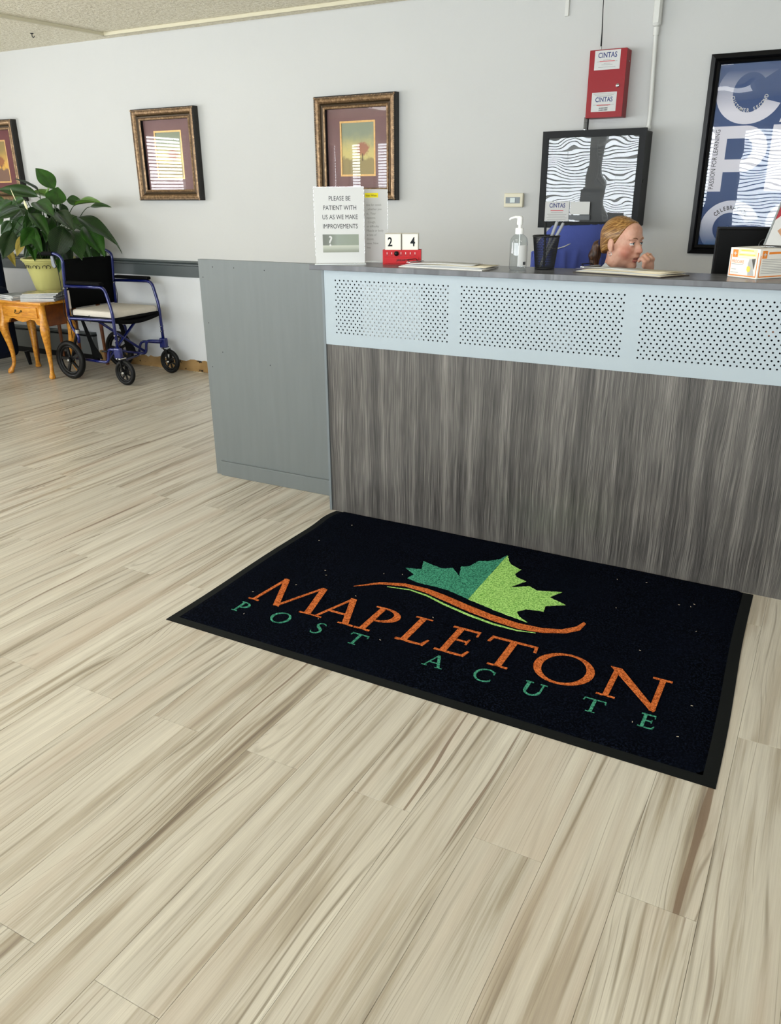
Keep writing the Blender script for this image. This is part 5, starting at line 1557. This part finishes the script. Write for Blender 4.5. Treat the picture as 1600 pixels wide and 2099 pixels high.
for s in (-1, 1):
    y = s * HWD
    wheel('rear_wheel', -0.300, y + s * 0.012, 0.155, 0.022, 5, 0.011)
    wheel('caster_wheel', 0.272, y, 0.100, 0.016, 7, 0.005)
    # arm / front post loop
    MB().tube(bendpath([(-0.245, y, 0.735), (0.165, y, 0.742), (0.215, y, 0.56), (0.225, y, 0.235)], 0.05), 0.0125, 10).build('arm_frame', M_BLUE, wc, 180)
    MB().box(-0.225, 0.145, y - 0.024, y + 0.024, 0.752, 0.778).build('arm_pad', M_FAB, wc, bevel=0.011, seg=3)
    # back post with push handle
    bp_ = MB().tube(bendpath([(-0.262, y, 0.50), (-0.255, y, 0.74), (-0.235, y, 0.945), (-0.30, y, 0.975), (-0.345, y, 0.975)], 0.04), 0.0125, 10).build('back_post', M_BLUE, wc, 180)
    MB().tube([(-0.335, y, 0.975), (-0.45, y, 0.972)], 0.0165, 10).build('hand_grip', M_FAB, wc, 60)
    MB().prism([(-0.36, 0.958), (-0.335, 0.958), (-0.325, 0.905), (-0.315, 0.880), (-0.335, 0.865), (-0.36, 0.885)], -0.006, 0.006, Matrix.Translation((0, y, 0)) @ WALLM).build('brake_lever', mat('lever_grey', '#6c7075', 0.4, metal=0.4) if s < 0 else bpy.data.materials['lever_grey'], wc, bevel=0.002)
    MB().tube([(-0.315, y, 0.885), (-0.29, y + s * 0.012, 0.86), (-0.275, y + s * 0.02, 0.78), (-0.262, y + s * 0.03, 0.62), (-0.275, y + s * 0.03, 0.53), (-0.235, y + s * 0.02, 0.43), (-0.26, y, 0.33)], 0.0028, 6).build('brake_cable', M_BLACK, wc, 180)
    # seat rail, lower tubes
    MB().tube([(-0.262, y, 0.487), (0.215, y, 0.497)], 0.0115, 10).build('seat_rail', M_BLUE, wc, 60)
    MB().tube(bendpath([(-0.262, y, 0.52), (-0.25, y, 0.42), (-0.185, y, 0.36), (-0.19, y, 0.30)], 0.04), 0.012, 10).build('rear_post', M_BLUE, wc, 180)
    MB().tube([(-0.188, y, 0.405), (-0.192, y, 0.375)], 0.019, 12).build('clamp_collar', M_STEEL, wc, 60)
    MB().tube([(-0.20, y, 0.37), (-0.25, y, 0.27), (-0.300, y, 0.157)], 0.011, 8).build('axle_strut', M_RIM, wc, 60)
    MB().tube(bendpath([(-0.30, y - s * 0.045, 0.157), (0.06, y - s * 0.045, 0.152), (0.075, y - s * 0.045, 0.262), (0.225, y - s * 0.02, 0.265)], 0.04), 0.012, 10).build('lower_tube', M_BLUE, wc, 180)
    MB().box(0.190, 0.258, y - 0.020, y + 0.020, 0.205, 0.290).build('caster_block', M_BLUE, wc, bevel=0.012, seg=3)
    for q in (-1, 1):
        MB().tube([(0.240, y + q * 0.026, 0.212), (0.262, y + q * 0.026, 0.185), (0.272, y + q * 0.026, 0.100)], [0.012, 0.010, 0.008], 6).build('caster_fork', M_RIM, wc, 60)
    MB().box(0.222, 0.268, y - 0.034, y + 0.034, 0.203, 0.214).build('fork_crown', M_STEEL, wc, bevel=0.003)
    MB().tube([(-0.05, y - s * 0.012, 0.52), (-0.045, y - s * 0.02, 0.50), (-0.055, y - s * 0.02, 0.46)], 0.005, 6).build('brake_link', M_STEEL, wc, 60)
    MB().tube([(-0.252, y - s * 0.016, 0.72), (-0.257, y + s * 0.018, 0.72)], 0.010, 8).build('hinge_bolt', M_STEEL, wc)
    MB().tube([(0.222, y - 0.018, 0.345), (0.222, y + 0.018, 0.345)], 0.006, 8).build('adjusting_bolt', M_STEEL, wc)
    MB().tube([(0.222, y - 0.018, 0.385), (0.222, y + 0.018, 0.385)], 0.006, 8).build('adjusting_bolt', M_STEEL, wc)
    # black calf / heel strap hanging below the seat
    MB().prism([(-0.215, 0.47), (-0.185, 0.47), (-0.10, 0.27), (-0.04, 0.20), (-0.03, 0.165), (-0.075, 0.175), (-0.135, 0.165), (-0.15, 0.27)], -0.003, 0.003, Matrix.Translation((0, y * 0.72, 0)) @ WALLM).build('heel_strap', M_FAB, wc)
for s in (-1, 1):
    MB().tube([(0.03, s * (HWD - 0.02), 0.482), (0.05, -s * (HWD - 0.045), 0.170)], 0.0115, 8).build('cross_brace', M_BLUE, wc, 60)
MB().tube(bendpath([(0.20, HWD, 0.250), (-0.02, HWD - 0.01, 0.245), (-0.055, HWD - 0.02, 0.125), (0.10, -0.10, 0.150), (0.205, -HWD + 0.02, 0.215)], 0.04), 0.0105, 10).build('foot_bar', M_BLUE, wc, 180)
MB().box(0.02, 0.075, -HWD + 0.02, -HWD + 0.05, 0.237, 0.248).build('foot_plate_hinge', M_RIM, wc, bevel=0.003)
# sling seat, cushion, backrest
sv, sf_ = [], []
for j in range(9):
    for i in range(9):
        u_, v_ = i / 8, j / 8
        sv.append((-0.255 + 0.475 * u_, -HWD + 2 * HWD * v_, 0.505 - 0.03 * math.sin(v_ * math.pi)))
for j in range(8):
    for i in range(8):
        a = j * 9 + i
        sf_.append((a, a + 1, a + 10, a + 9))
o = MB().add(sv, sf_).build('sling_seat', M_FAB, wc, 180)
sm = o.modifiers.new('thickness', 'SOLIDIFY')
sm.thickness = 0.03
cu = MB().box(-0.245, 0.215, -HWD + 0.018, HWD - 0.018, 0.500, 0.556).build('cushion', M_CUSH, wc, bevel=0.022, seg=4)
MB().box(-0.235, 0.222, -HWD + 0.012, HWD - 0.012, 0.488, 0.512).build('cushion_edge', M_FAB, wc, bevel=0.010, seg=3)
bv, bf_ = [], []
for j in range(9):
    for i in range(9):
        u_, v_ = i / 8, j / 8
        z = 0.555 + 0.375 * u_
        bv.append((-0.262 + 0.026 * u_ - 0.035 * math.sin(v_ * math.pi), -HWD + 2 * HWD * v_, z))
for j in range(8):
    for i in range(8):
        a = j * 9 + i
        bf_.append((a, a + 9, a + 10, a + 1))
o = MB().add(bv, bf_).build('backrest', M_FAB, wc, 180)
sm = o.modifiers.new('thickness', 'SOLIDIFY')
sm.thickness = 0.014
MB().box(-0.262, -0.246, -HWD + 0.010, -HWD + 0.026, 0.560, 0.700).build('side_flap', mat('pale_vinyl', '#cdbfb4', 0.6), wc)

# ------------------------------------------------------------------ seated woman behind the counter
class SDF:
    """signed distance field on a grid, grown from blended primitives, meshed with surface nets"""
    def __init__(s, lo, hi, h):
        s.lo, s.h = np.array(lo, float), h
        s.n = np.ceil((np.array(hi) - s.lo) / h).astype(int) + 1
        s.d = np.full(s.n, 1.0, np.float32)

    def sub(s, lo, hi):
        a = np.clip(np.floor((np.array(lo) - s.lo) / s.h).astype(int), 0, s.n)
        b = np.clip(np.ceil((np.array(hi) - s.lo) / s.h).astype(int) + 1, 0, s.n)
        sl = tuple(slice(i, j) for i, j in zip(a, b))
        ax = [s.lo[k] + s.h * np.arange(a[k], b[k]) for k in range(3)]
        return sl, ax[0][:, None, None], ax[1][None, :, None], ax[2][None, None, :]

    def blend(s, sl, f, k, cut=False):
        d = s.d[sl]
        if cut:
            f = -f
            h = np.clip(0.5 - 0.5 * (d - f) / k, 0, 1)
            s.d[sl] = d * (1 - h) + f * h + k * h * (1 - h)
        else:
            h = np.clip(0.5 + 0.5 * (d - f) / k, 0, 1)
            s.d[sl] = d * (1 - h) + f * h - k * h * (1 - h)

    def ell(s, c, r, k=0.01, cut=False, rot=None):
        c, r = np.array(c, float), np.array(r, float)
        m = r.max() + 0.03 + k
        sl, X, Y, Z = s.sub(c - m, c + m)
        X, Y, Z = X - c[0], Y - c[1], Z - c[2]
        if rot is not None:
            X, Y, Z = [rot[0][i] * X + rot[1][i] * Y + rot[2][i] * Z for i in range(3)]
        k0 = np.sqrt((X / r[0]) ** 2 + (Y / r[1]) ** 2 + (Z / r[2]) ** 2)
        k1 = np.sqrt((X / r[0] ** 2) ** 2 + (Y / r[1] ** 2) ** 2 + (Z / r[2] ** 2) ** 2)
        f = np.where(k1 > 1e-9, k0 * (k0 - 1) / np.maximum(k1, 1e-9), -r.min())
        s.blend(sl, f, k, cut)

    def cap(s, a, b, ra, rb, k=0.008, cut=False):
        a, b = np.array(a, float), np.array(b, float)
        m = max(ra, rb) + 0.03 + k
        sl, X, Y, Z = s.sub(np.minimum(a, b) - m, np.maximum(a, b) + m)
        v = b - a
        L = max(float(v @ v), 1e-9)
        t = np.clip(((X - a[0]) * v[0] + (Y - a[1]) * v[1] + (Z - a[2]) * v[2]) / L, 0, 1)
        f = np.sqrt((X - a[0] - t * v[0]) ** 2 + (Y - a[1] - t * v[1]) ** 2 + (Z - a[2] - t * v[2]) ** 2) - (ra + (rb - ra) * t)
        s.blend(sl, f, k, cut)

    def chain(s, P, Rr, k=0.008):
        for i in range(len(P) - 1):
            s.cap(P[i], P[i + 1], Rr[i], Rr[i + 1], k)

    def half(s, p0, n, k=0.01):
        """keep the side n points to"""
        sl, X, Y, Z = s.sub(s.lo, s.lo + s.n * s.h)
        f = (X - p0[0]) * n[0] + (Y - p0[1]) * n[1] + (Z - p0[2]) * n[2]
        d = s.d
        h = np.clip(0.5 - 0.5 * (d + f) / k, 0, 1)
        s.d = (d * (1 - h) - f * h + k * h * (1 - h)).astype(np.float32)

    def mesh(s):
        d = s.d
        n0, n1, n2 = d.shape
        ins = d < 0
        cnt = np.zeros((n0 - 1, n1 - 1, n2 - 1), np.int8)
        for i in (0, 1):
            for j in (0, 1):
                for k in (0, 1):
                    cnt += ins[i:n0 - 1 + i, j:n1 - 1 + j, k:n2 - 1 + k]
        act = (cnt > 0) & (cnt < 8)
        idx = np.full(act.shape, -1, np.int64)
        cells = np.argwhere(act)
        idx[act] = np.arange(len(cells))
        acc = np.zeros((len(cells), 3))
        num = np.zeros(len(cells))
        corner = [(i, j, k) for i in (0, 1) for j in (0, 1) for k in (0, 1)]
        val = {c: d[cells[:, 0] + c[0], cells[:, 1] + c[1], cells[:, 2] + c[2]] for c in corner}
        for a in corner:
            for ax in range(3):
                if a[ax] == 0:
                    b = list(a)
                    b[ax] = 1
                    va, vb = val[a], val[tuple(b)]
                    m = (va < 0) != (vb < 0)
                    t = np.where(m, va / np.where(m, va - vb, 1), 0)
                    p = np.tile(np.array(a, float), (len(cells), 1))
                    p[:, ax] += t
                    acc += p * m[:, None]
                    num += m
        V = s.lo + s.h * (cells + acc / np.maximum(num, 1)[:, None])
        F = []
        for ax in range(3):
            o1, o2 = (ax + 1) % 3, (ax + 2) % 3
            A = [slice(1, -1)] * 3
            A[ax] = slice(0, -1)
            B = list(A)
            B[ax] = slice(1, None)
            A2, B2 = ins[tuple(A)], ins[tuple(B)]
            e = np.argwhere(A2 != B2)
            if not len(e):
                continue
            sgn = A2[tuple(e.T)]
            base = e.copy()
            for q in range(3):
                if q != ax:
                    base[:, q] += 1
            q4 = []
            for da, db in ((-1, -1), (0, -1), (0, 0), (-1, 0)):
                c = base.copy()
                c[:, o1] += da
                c[:, o2] += db
                q4.append(idx[tuple(c.T)])
            Q = np.stack(q4, 1)
            Q[~sgn] = Q[~sgn][:, ::-1]
            F.append(Q)
        F = np.concatenate(F)
        return V, F[(F >= 0).all(1)]

    def build(s, name, m, parent, smooth_it=1):
        V, F = s.mesh()
        me = bpy.data.meshes.new(name)
        me.from_pydata(V.tolist(), [], F.tolist())
        me.polygons.foreach_set('use_smooth', [True] * len(me.polygons))
        me.materials.append(m)
        o = bpy.data.objects.new(name, me)
        COL.objects.link(o)
        o.parent = parent
        if smooth_it:
            sm_ = o.modifiers.new('relax', 'SMOOTH')
            sm_.factor, sm_.iterations = 0.5, smooth_it
        return o


# local frame: +x is where she looks, +y her left, +z up; origin on the floor under her head
HEADZ, HS = 1.176, 0.93
pe = thing('person', 'woman with pulled-back blonde hair seated behind the counter, hand at her mouth', 'person', (-0.905, 3.905, 0), R(-24))


def hd(x, y, z):
    return (x * HS, y * HS, HEADZ + z * HS)


g = NT('skin')
sx_n, sy_n, sz_n = g.sep(g.tc.outputs['Object'])


def blob(cx, cy, cz, r, soft):
    dx = g.math('SUBTRACT', sx_n, cx)
    dy = g.math('SUBTRACT', sy_n, cy)
    dz = g.math('SUBTRACT', sz_n, cz)
    d = g.math('SQRT', g.math('ADD', g.math('ADD', g.math('MULTIPLY', dx, dx), g.math('MULTIPLY', dy, dy)), g.math('MULTIPLY', dz, dz)))
    return g.ramp(d, r, r + soft, 1.0, 0.0)


sc = g.mix(g.ramp(g.noise(g.tc.outputs['Object'], 40.0, 3.0), 0.3, 0.7), lin('#d09a82'), lin('#dcab94'))
for s_ in (-1, 1):
    c_ = hd(0.060, s_ * 0.045, -0.040)
    sc = g.mix(g.math('MULTIPLY', blob(*c_, 0.012, 0.034), 0.55), sc, lin('#c46a58'))
c_ = hd(0.110, 0, -0.028)
sc = g.mix(g.math('MULTIPLY', blob(*c_, 0.006, 0.02), 0.35), sc, lin('#c8705e'))
for c3, rr_ in (((0.090, 0.0, -0.060), 0.010), ((0.088, 0.013, -0.063), 0.008), ((0.088, -0.013, -0.063), 0.008), ((0.088, 0.0, -0.080), 0.010), ((0.086, 0.012, -0.078), 0.008), ((0.086, -0.012, -0.078), 0.008)):
    sc = g.mix(g.math('MULTIPLY', blob(*hd(*c3), rr_ * 0.7, 0.004), 0.8), sc, lin('#a9524c'))
g.b.inputs['Subsurface Weight'].default_value = 0.12
g.b.inputs['Subsurface Radius'].default_value = (0.01, 0.004, 0.002)
g.b.inputs['Subsurface Scale'].default_value = 0.3
M_SKIN = g.out(sc, 0.48, 0.4)

b = SDF((-0.34, -0.36, 0.36), (0.62, 0.36, 1.34), 0.0042)
E_ = lambda c, r, k=0.012, cut=False: b.ell(hd(*c), np.array(r) * HS, k, cut)
E_((-0.018, 0, 0.034), (0.096, 0.074, 0.086))
E_((0.022, 0, -0.018), (0.072, 0.062, 0.088), 0.02)
E_((0.030, 0, -0.078), (0.052, 0.047, 0.036), 0.02)
E_((0.070, 0, -0.104), (0.020, 0.022, 0.016), 0.016)
for s_ in (-1, 1):
    E_((0.050, s_ * 0.040, -0.038), (0.032, 0.026, 0.028), 0.016)
    E_((0.000, s_ * 0.052, -0.075), (0.030, 0.014, 0.030), 0.02)
    E_((0.080, s_ * 0.026, 0.024), (0.014, 0.028, 0.010), 0.012)
E_((0.060, 0, 0.055), (0.034, 0.052, 0.040), 0.02)
for s_ in (-1, 1):
    E_((0.100, s_ * 0.032, 0.001), (0.016, 0.018, 0.013), 0.012, True)
b.chain([hd(0.084, 0, 0.010), hd(0.100, 0, -0.016), hd(0.109, 0, -0.032)], [0.0085 * HS, 0.0095 * HS, 0.012 * HS], 0.012)
for s_ in (-1, 1):
    E_((0.094, s_ * 0.0125, -0.036), (0.011, 0.0075, 0.0075), 0.006)
E_((0.082, 0, -0.058), (0.016, 0.026, 0.012), 0.014)
E_((0.091, 0, -0.0615), (0.010, 0.022, 0.0050), 0.004)
E_((0.087, 0, -0.0785), (0.010, 0.019, 0.0058), 0.004)
E_((0.096, 0, -0.0700), (0.020, 0.016, 0.0042), 0.003, True)
for s_ in (-1, 1):                                   # eyelids
    E_((0.0845, s_ * 0.0315, 0.0075), (0.009, 0.0155, 0.0042), 0.004)
    E_((0.0835, s_ * 0.0315, -0.0075), (0.009, 0.0145, 0.0036), 0.004)
for s_ in (-1, 1):                                   # ears
    E_((-0.012, s_ * 0.077, -0.004), (0.017, 0.008, 0.030), 0.006)
    E_((-0.006, s_ * 0.075, -0.030), (0.010, 0.007, 0.012), 0.006)
    E_((-0.009, s_ * 0.087, 0.000), (0.009, 0.007, 0.019), 0.005, True)
# neck, trunk, thighs
b.cap(hd(-0.022, 0, -0.07), hd(-0.045, 0, -0.19), 0.050, 0.056, 0.025)
b.ell((-0.06, 0, 0.93), (0.085, 0.13, 0.075), 0.04)
for s_ in (-1, 1):
    b.ell((-0.06, s_ * 0.145, 0.90), (0.055, 0.055, 0.055), 0.04)
b.ell((-0.06, 0, 0.78), (0.105, 0.145, 0.16), 0.05)
b.ell((-0.07, 0, 0.58), (0.115, 0.150, 0.14), 0.05)
for s_ in (-1, 1):
    b.cap((-0.04, s_ * 0.085, 0.53), (0.36, s_ * 0.10, 0.53), 0.085, 0.062, 0.04)
    b.cap((0.36, s_ * 0.10, 0.53), (0.40, s_ * 0.10, 0.38), 0.058, 0.050, 0.03)
# her right arm rests on the desk, her left forearm comes up to the mouth
b.chain([(-0.06, -0.170, 0.90), (0.02, -0.235, 0.78), (0.26, -0.16, 0.79), (0.34, -0.13, 0.79)], [0.050, 0.042, 0.030, 0.026], 0.02)
WR_ = np.array((0.137, 0.034, 1.040))
b.chain([(-0.06, 0.170, 0.90), (0.165, 0.125, 0.79), tuple(WR_)], [0.050, 0.042, 0.025], 0.02)
# hand: palm rises from the wrist, fingers curl in over the lips
b.ell((0.142, 0.018, 1.076), (0.020, 0.030, 0.036), 0.012)
b.ell((0.146, 0.006, 1.090), (0.016, 0.030, 0.022), 0.010)
KN = [(0.150, 0.030, 1.112), (0.155, 0.011, 1.116), (0.154, -0.007, 1.112), (0.149, -0.022, 1.103)]
MIDJ = [(0.131, 0.032, 1.130), (0.132, 0.012, 1.133), (0.131, -0.006, 1.128), (0.128, -0.021, 1.117)]
TIP = [(0.104, 0.026, 1.122), (0.108, 0.009, 1.121), (0.110, -0.006, 1.114), (0.112, -0.018, 1.104)]
for k_, mj, tp in zip(KN, MIDJ, TIP):
    b.chain([(0.143, k_[1] * 0.9, 1.085), k_, mj, tp], [0.0105, 0.0100, 0.0088, 0.0075], 0.0035)
b.chain([(0.136, 0.036, 1.062), (0.124, 0.046, 1.082), (0.112, 0.044, 1.098), (0.101, 0.036, 1.106)], [0.012, 0.0105, 0.0095, 0.008], 0.005)
# desk hand, relaxed
b.ell((0.375, -0.122, 0.790), (0.042, 0.034, 0.014), 0.012)
for q, (dy, ln) in enumerate(((0.026, 0.055), (0.008, 0.066), (-0.010, 0.060), (-0.026, 0.046))):
    b.chain([(0.405, -0.122 + dy, 0.790), (0.405 + ln * 0.55, -0.120 + dy * 1.1, 0.794), (0.405 + ln, -0.118 + dy * 1.15, 0.778)], [0.0095, 0.0085, 0.007], 0.004)
b.chain([(0.355, -0.092, 0.790), (0.385, -0.072, 0.788), (0.405, -0.066, 0.780)], [0.011, 0.0095, 0.008], 0.005)
body = b.build('body', M_SKIN, pe, 2)

# blouse, trousers
M_BLOUSE = mat('purple_blouse', '#4c1150', 0.75, sheen=0.15, vary=(16, 0.2), bump=(30, 0.3, 0.006))
c = SDF((-0.36, -0.38, 0.44), (0.44, 0.38, 1.06), 0.0075)
c.ell((-0.058, 0, 0.93), (0.098, 0.143, 0.088), 0.04)
for s_ in (-1, 1):
    c.ell((-0.06, s_ * 0.145, 0.90), (0.068, 0.068, 0.068), 0.04)
c.ell((-0.06, 0, 0.78), (0.120, 0.160, 0.17), 0.05)
c.ell((-0.07, 0, 0.58), (0.130, 0.165, 0.13), 0.05)
c.chain([(-0.06, -0.170, 0.90), (0.02, -0.235, 0.78), (0.16, -0.19, 0.79)], [0.064, 0.056, 0.050], 0.02)
c.chain([(-0.06, 0.170, 0.90), (0.165, 0.125, 0.79), (0.153, 0.09, 0.90)], [0.064, 0.056, 0.046], 0.02)
c.cap(hd(-0.04, 0, -0.150), hd(-0.05, 0, -0.215), 0.070, 0.082, 0.03)
c.ell((-0.135, -0.01, 1.020), (0.075, 0.105, 0.062), 0.03)
c.cap(hd(-0.018, 0, -0.09), hd(-0.040, 0, -0.20), 0.056, 0.060, 0.004, True)
c.build('blouse', M_BLOUSE, pe, 3)
c = SDF((-0.30, -0.28, 0.30), (0.56, 0.28, 0.70), 0.009)
c.ell((-0.07, 0, 0.56), (0.130, 0.165, 0.10), 0.05)
for s_ in (-1, 1):
    c.cap((-0.04, s_ * 0.085, 0.53), (0.36, s_ * 0.10, 0.53), 0.098, 0.076, 0.04)
    c.cap((0.36, s_ * 0.10, 0.53), (0.40, s_ * 0.10, 0.37), 0.070, 0.064, 0.03)
c.build('trousers', mat('dark_trousers', '#1c1d24', 0.8), pe, 2)
MB().prism([(-0.085, 1.035), (-0.030, 1.092), (-0.008, 1.075), (-0.012, 1.020)], -0.004, 0.004, Matrix.Translation((0, -0.064, 0)) @ Matrix.Rotation(R(18), 4, 'Z') @ WALLM).build('collar', M_PAPER, pe)

# hair: pulled back, with a low ponytail
g = NT('blonde_hair')
x_, y_, z_ = g.sep(g.tc.outputs['Object'])
st = g.noise(g.xyz(g.math('MULTIPLY', x_, 5.0), g.math('MULTIPLY', y_, 110.0), g.math('MULTIPLY', g.math('SUBTRACT', z_, g.math('MULTIPLY', x_, 0.45)), 150.0)), 1.0, 2.0, 0.5)
g.b.inputs['Anisotropic'].default_value = 0.5
g.bump(st, 0.35, 0.004)
M_HAIR = g.out(g.cramp(st, [(0.28, '#5a3716'), (0.50, '#8d632f'), (0.72, '#c39a5f')]), 0.38, 0.5)
g = NT('brown_hair')
x_, y_, z_ = g.sep(g.tc.outputs['Object'])
st = g.noise(g.xyz(g.math('MULTIPLY', x_, 170.0), g.math('MULTIPLY', y_, 170.0), g.math('MULTIPLY', z_, 9.0)), 1.0, 2.0)
g.bump(st, 0.5, 0.004)
M_TAIL = g.out(g.cramp(st, [(0.35, '#1c100a'), (0.58, '#4a2e1a'), (0.75, '#8d6238')]), 0.4, 0.4)
c = SDF((-0.16, -0.11, 1.06), (0.14, 0.11, 1.33), 0.0038)
c.ell(hd(-0.021, 0, 0.036), np.array((0.1015, 0.0795, 0.0915)) * HS, 0.012)
c.ell(hd(0.056, 0, 0.058), np.array((0.042, 0.058, 0.044)) * HS, 0.02)
c.ell(hd(-0.055, 0, -0.02), np.array((0.060, 0.064, 0.060)) * HS, 0.02)
n_ = np.array((-0.105, 0, 0.060)); n_ /= np.linalg.norm(n_)
c.half(hd(0.066, 0, 0.098), n_, 0.006)
n_ = np.array((-0.35, 0, 0.94)); n_ /= np.linalg.norm(n_)
c.half(hd(-0.03, 0, -0.030), n_, 0.01)
hr = c.build('hair', M_HAIR, pe, 2)
c = SDF((-0.26, -0.09, 1.00), (-0.06, 0.09, 1.24), 0.0045)
c.chain([hd(-0.112, -0.006, 0.000), hd(-0.140, -0.010, -0.018), hd(-0.154, -0.014, -0.065), hd(-0.150, -0.016, -0.105), hd(-0.140, -0.016, -0.130)], [0.016, 0.024, 0.027, 0.020, 0.006], 0.01)
c.build('ponytail', M_TAIL, hr, 2)
MB().tube([Vector(hd(-0.117, -0.006, -0.002)) + Vector((0.004 * math.cos(R(a)), 0.017 * math.cos(R(a)), 0.021 * math.sin(R(a)))) for a in range(0, 360, 24)], 0.0070, 8, closed=True).build('hair_tie', mat('navy_scrunchie', '#1b1d46', 0.8), hr, 180)

# eyes, brows, earring, ring
M_EYEW = mat('eye_white', '#d9d2cc', 0.2)
M_IRIS = mat('iris', '#3f5560', 0.15)
M_PUP = mat('pupil', '#08080a', 0.1)
M_BROW = mat('brow', '#8a5f41', 0.7)
M_LASH = mat('lash', '#2c1c18', 0.6)


def ball(name, c, r, m, parent):
    bm = bmesh.new()
    bmesh.ops.create_uvsphere(bm, u_segments=18, v_segments=12, radius=r)
    me = bpy.data.meshes.new(name)
    bm.to_mesh(me)
    bm.free()
    me.polygons.foreach_set('use_smooth', [True] * len(me.polygons))
    me.materials.append(m)
    o = bpy.data.objects.new(name, me)
    COL.objects.link(o)
    o.parent = parent
    o.location = c
    return o


for s_ in (-1, 1):
    e = ball('eye', hd(0.0790, s_ * 0.0315, 0.0005), 0.0118 * HS, M_EYEW, pe)
    ball('iris', (0.0062, 0.0, 0.0008), 0.0058, M_IRIS, e)
    ball('pupil', (0.0098, 0.0, 0.0010), 0.0026, M_PUP, e)
    MB().tube([hd(0.0850, s_ * 0.0165, 0.0030), hd(0.0915, s_ * 0.026, 0.0068), hd(0.0900, s_ * 0.037, 0.0068), hd(0.0800, s_ * 0.0475, 0.0020)], [0.0008, 0.0014, 0.0016, 0.0009], 6).build('eyelashes', M_LASH, pe, 180)
    MB().tube([hd(0.0975, s_ * 0.0130, 0.0225), hd(0.0965, s_ * 0.026, 0.0275), hd(0.0890, s_ * 0.041, 0.0260), hd(0.0775, s_ * 0.053, 0.0180)], [0.0014, 0.0024, 0.0021, 0.0009], 6).build('eyebrow', M_BROW, pe, 180)
    MB().tube([Vector(hd(-0.004, s_ * 0.083, -0.048)) + Vector((0.0065 * math.cos(R(a)), 0, 0.0085 * math.sin(R(a)))) for a in range(0, 360, 30)], 0.0012, 6, closed=True).build('earring', M_STEEL, pe, 180)
MB().tube([Vector((0.141, 0.0115, 1.127)) + Vector((0.0066 * math.cos(R(a)), 0.0100 * math.sin(R(a)), 0.0066 * math.cos(R(a)))) for a in range(0, 360, 24)], 0.0012, 6, closed=True).build('finger_ring', mat('gold_ring', '#d8b060', 0.25, metal=1.0), pe, 180)

# ------------------------------------------------------------------ office chair with a blue jacket over its back
oc = thing('office_chair', 'grey office chair under the seated woman, jacket over its back', 'chair', (-0.975, 3.965, 0), R(-41))
M_CHAIR = mat('chair_grey', '#3c3f45', 0.8)
MB().box(-0.24, 0.25, -0.24, 0.24, 0.375, 0.430).build('seat', M_CHAIR, oc, bevel=0.025, seg=3)
MB().box(-0.285, -0.240, -0.215, 0.215, 0.62, 1.130).build('backrest', M_CHAIR, oc, bevel=0.02, seg=3)
MB().box(-0.275, -0.250, -0.04, 0.04, 0.36, 0.66).build('back_bar', M_BLACK, oc)
for s_ in (-1, 1):
    MB().tube(bendpath([(-0.05, s_ * 0.25, 0.40), (-0.06, s_ * 0.285, 0.44), (-0.06, s_ * 0.285, 0.64)], 0.02), 0.012, 8).build('arm_post', M_BLACK, oc, 60)
    MB().box(-0.16, 0.09, s_ * 0.285 - 0.03, s_ * 0.285 + 0.03, 0.64, 0.668).build('arm_pad', M_CHAIR, oc, bevel=0.01)
MB().tube([(0, 0, 0.375), (0, 0, 0.10)], 0.026, 12).build('gas_column', M_BLACK, oc, 60)
for k in range(5):
    a = R(72 * k + 20)
    MB().tube([(0, 0, 0.11), (0.15 * math.cos(a), 0.15 * math.sin(a), 0.095), (0.29 * math.cos(a), 0.29 * math.sin(a), 0.075)], [0.028, 0.022, 0.016], 8).build('base_spoke', M_BLACK, oc, 60)
    MB().tube([(0.29 * math.cos(a) - 0.02 * math.sin(a), 0.29 * math.sin(a) + 0.02 * math.cos(a), 0.030), (0.29 * math.cos(a) + 0.02 * math.sin(a), 0.29 * math.sin(a) - 0.02 * math.cos(a), 0.030)], 0.0295, 14).build('caster', M_BLACK, oc, 60)
jk = thing('jacket', 'royal blue jacket with white piping draped over the office chair back', 'jacket', (-0.975, 3.965, 0), R(-41))
c = SDF((-0.42, -0.34, 0.70), (-0.12, 0.34, 1.24), 0.0075)
c.ell((-0.262, 0, 1.00), (0.062, 0.275, 0.30), 0.01)
c.cap((-0.262, -0.19, 1.128), (-0.262, 0.19, 1.132), 0.046, 0.046, 0.03)
for k in range(7):
    y_ = -0.21 + 0.07 * k
    for sx_ in (-1, 1):
        c.cap((-0.262 + sx_ * 0.056, y_ + 0.02 * sx_, 1.12), (-0.262 + sx_ * 0.072, y_ + 0.03 * math.sin(k * 2.3), 0.76), 0.008, 0.018, 0.02)
c.half((0, 0, 0.745), (0, 0, 1), 0.01)
o = c.build('shell', mat('royal_blue_fleece', '#4a59a6', 0.85, sheen=0.1, bump=(40, 0.25, 0.004)), jk, 3)
MB().tube([(-0.208, -0.20, 1.145), (-0.206, -0.16, 1.140), (-0.207, -0.12, 1.148), (-0.215, -0.07, 1.165)], 0.003, 6).build('piping', M_PAPER, jk, 180)
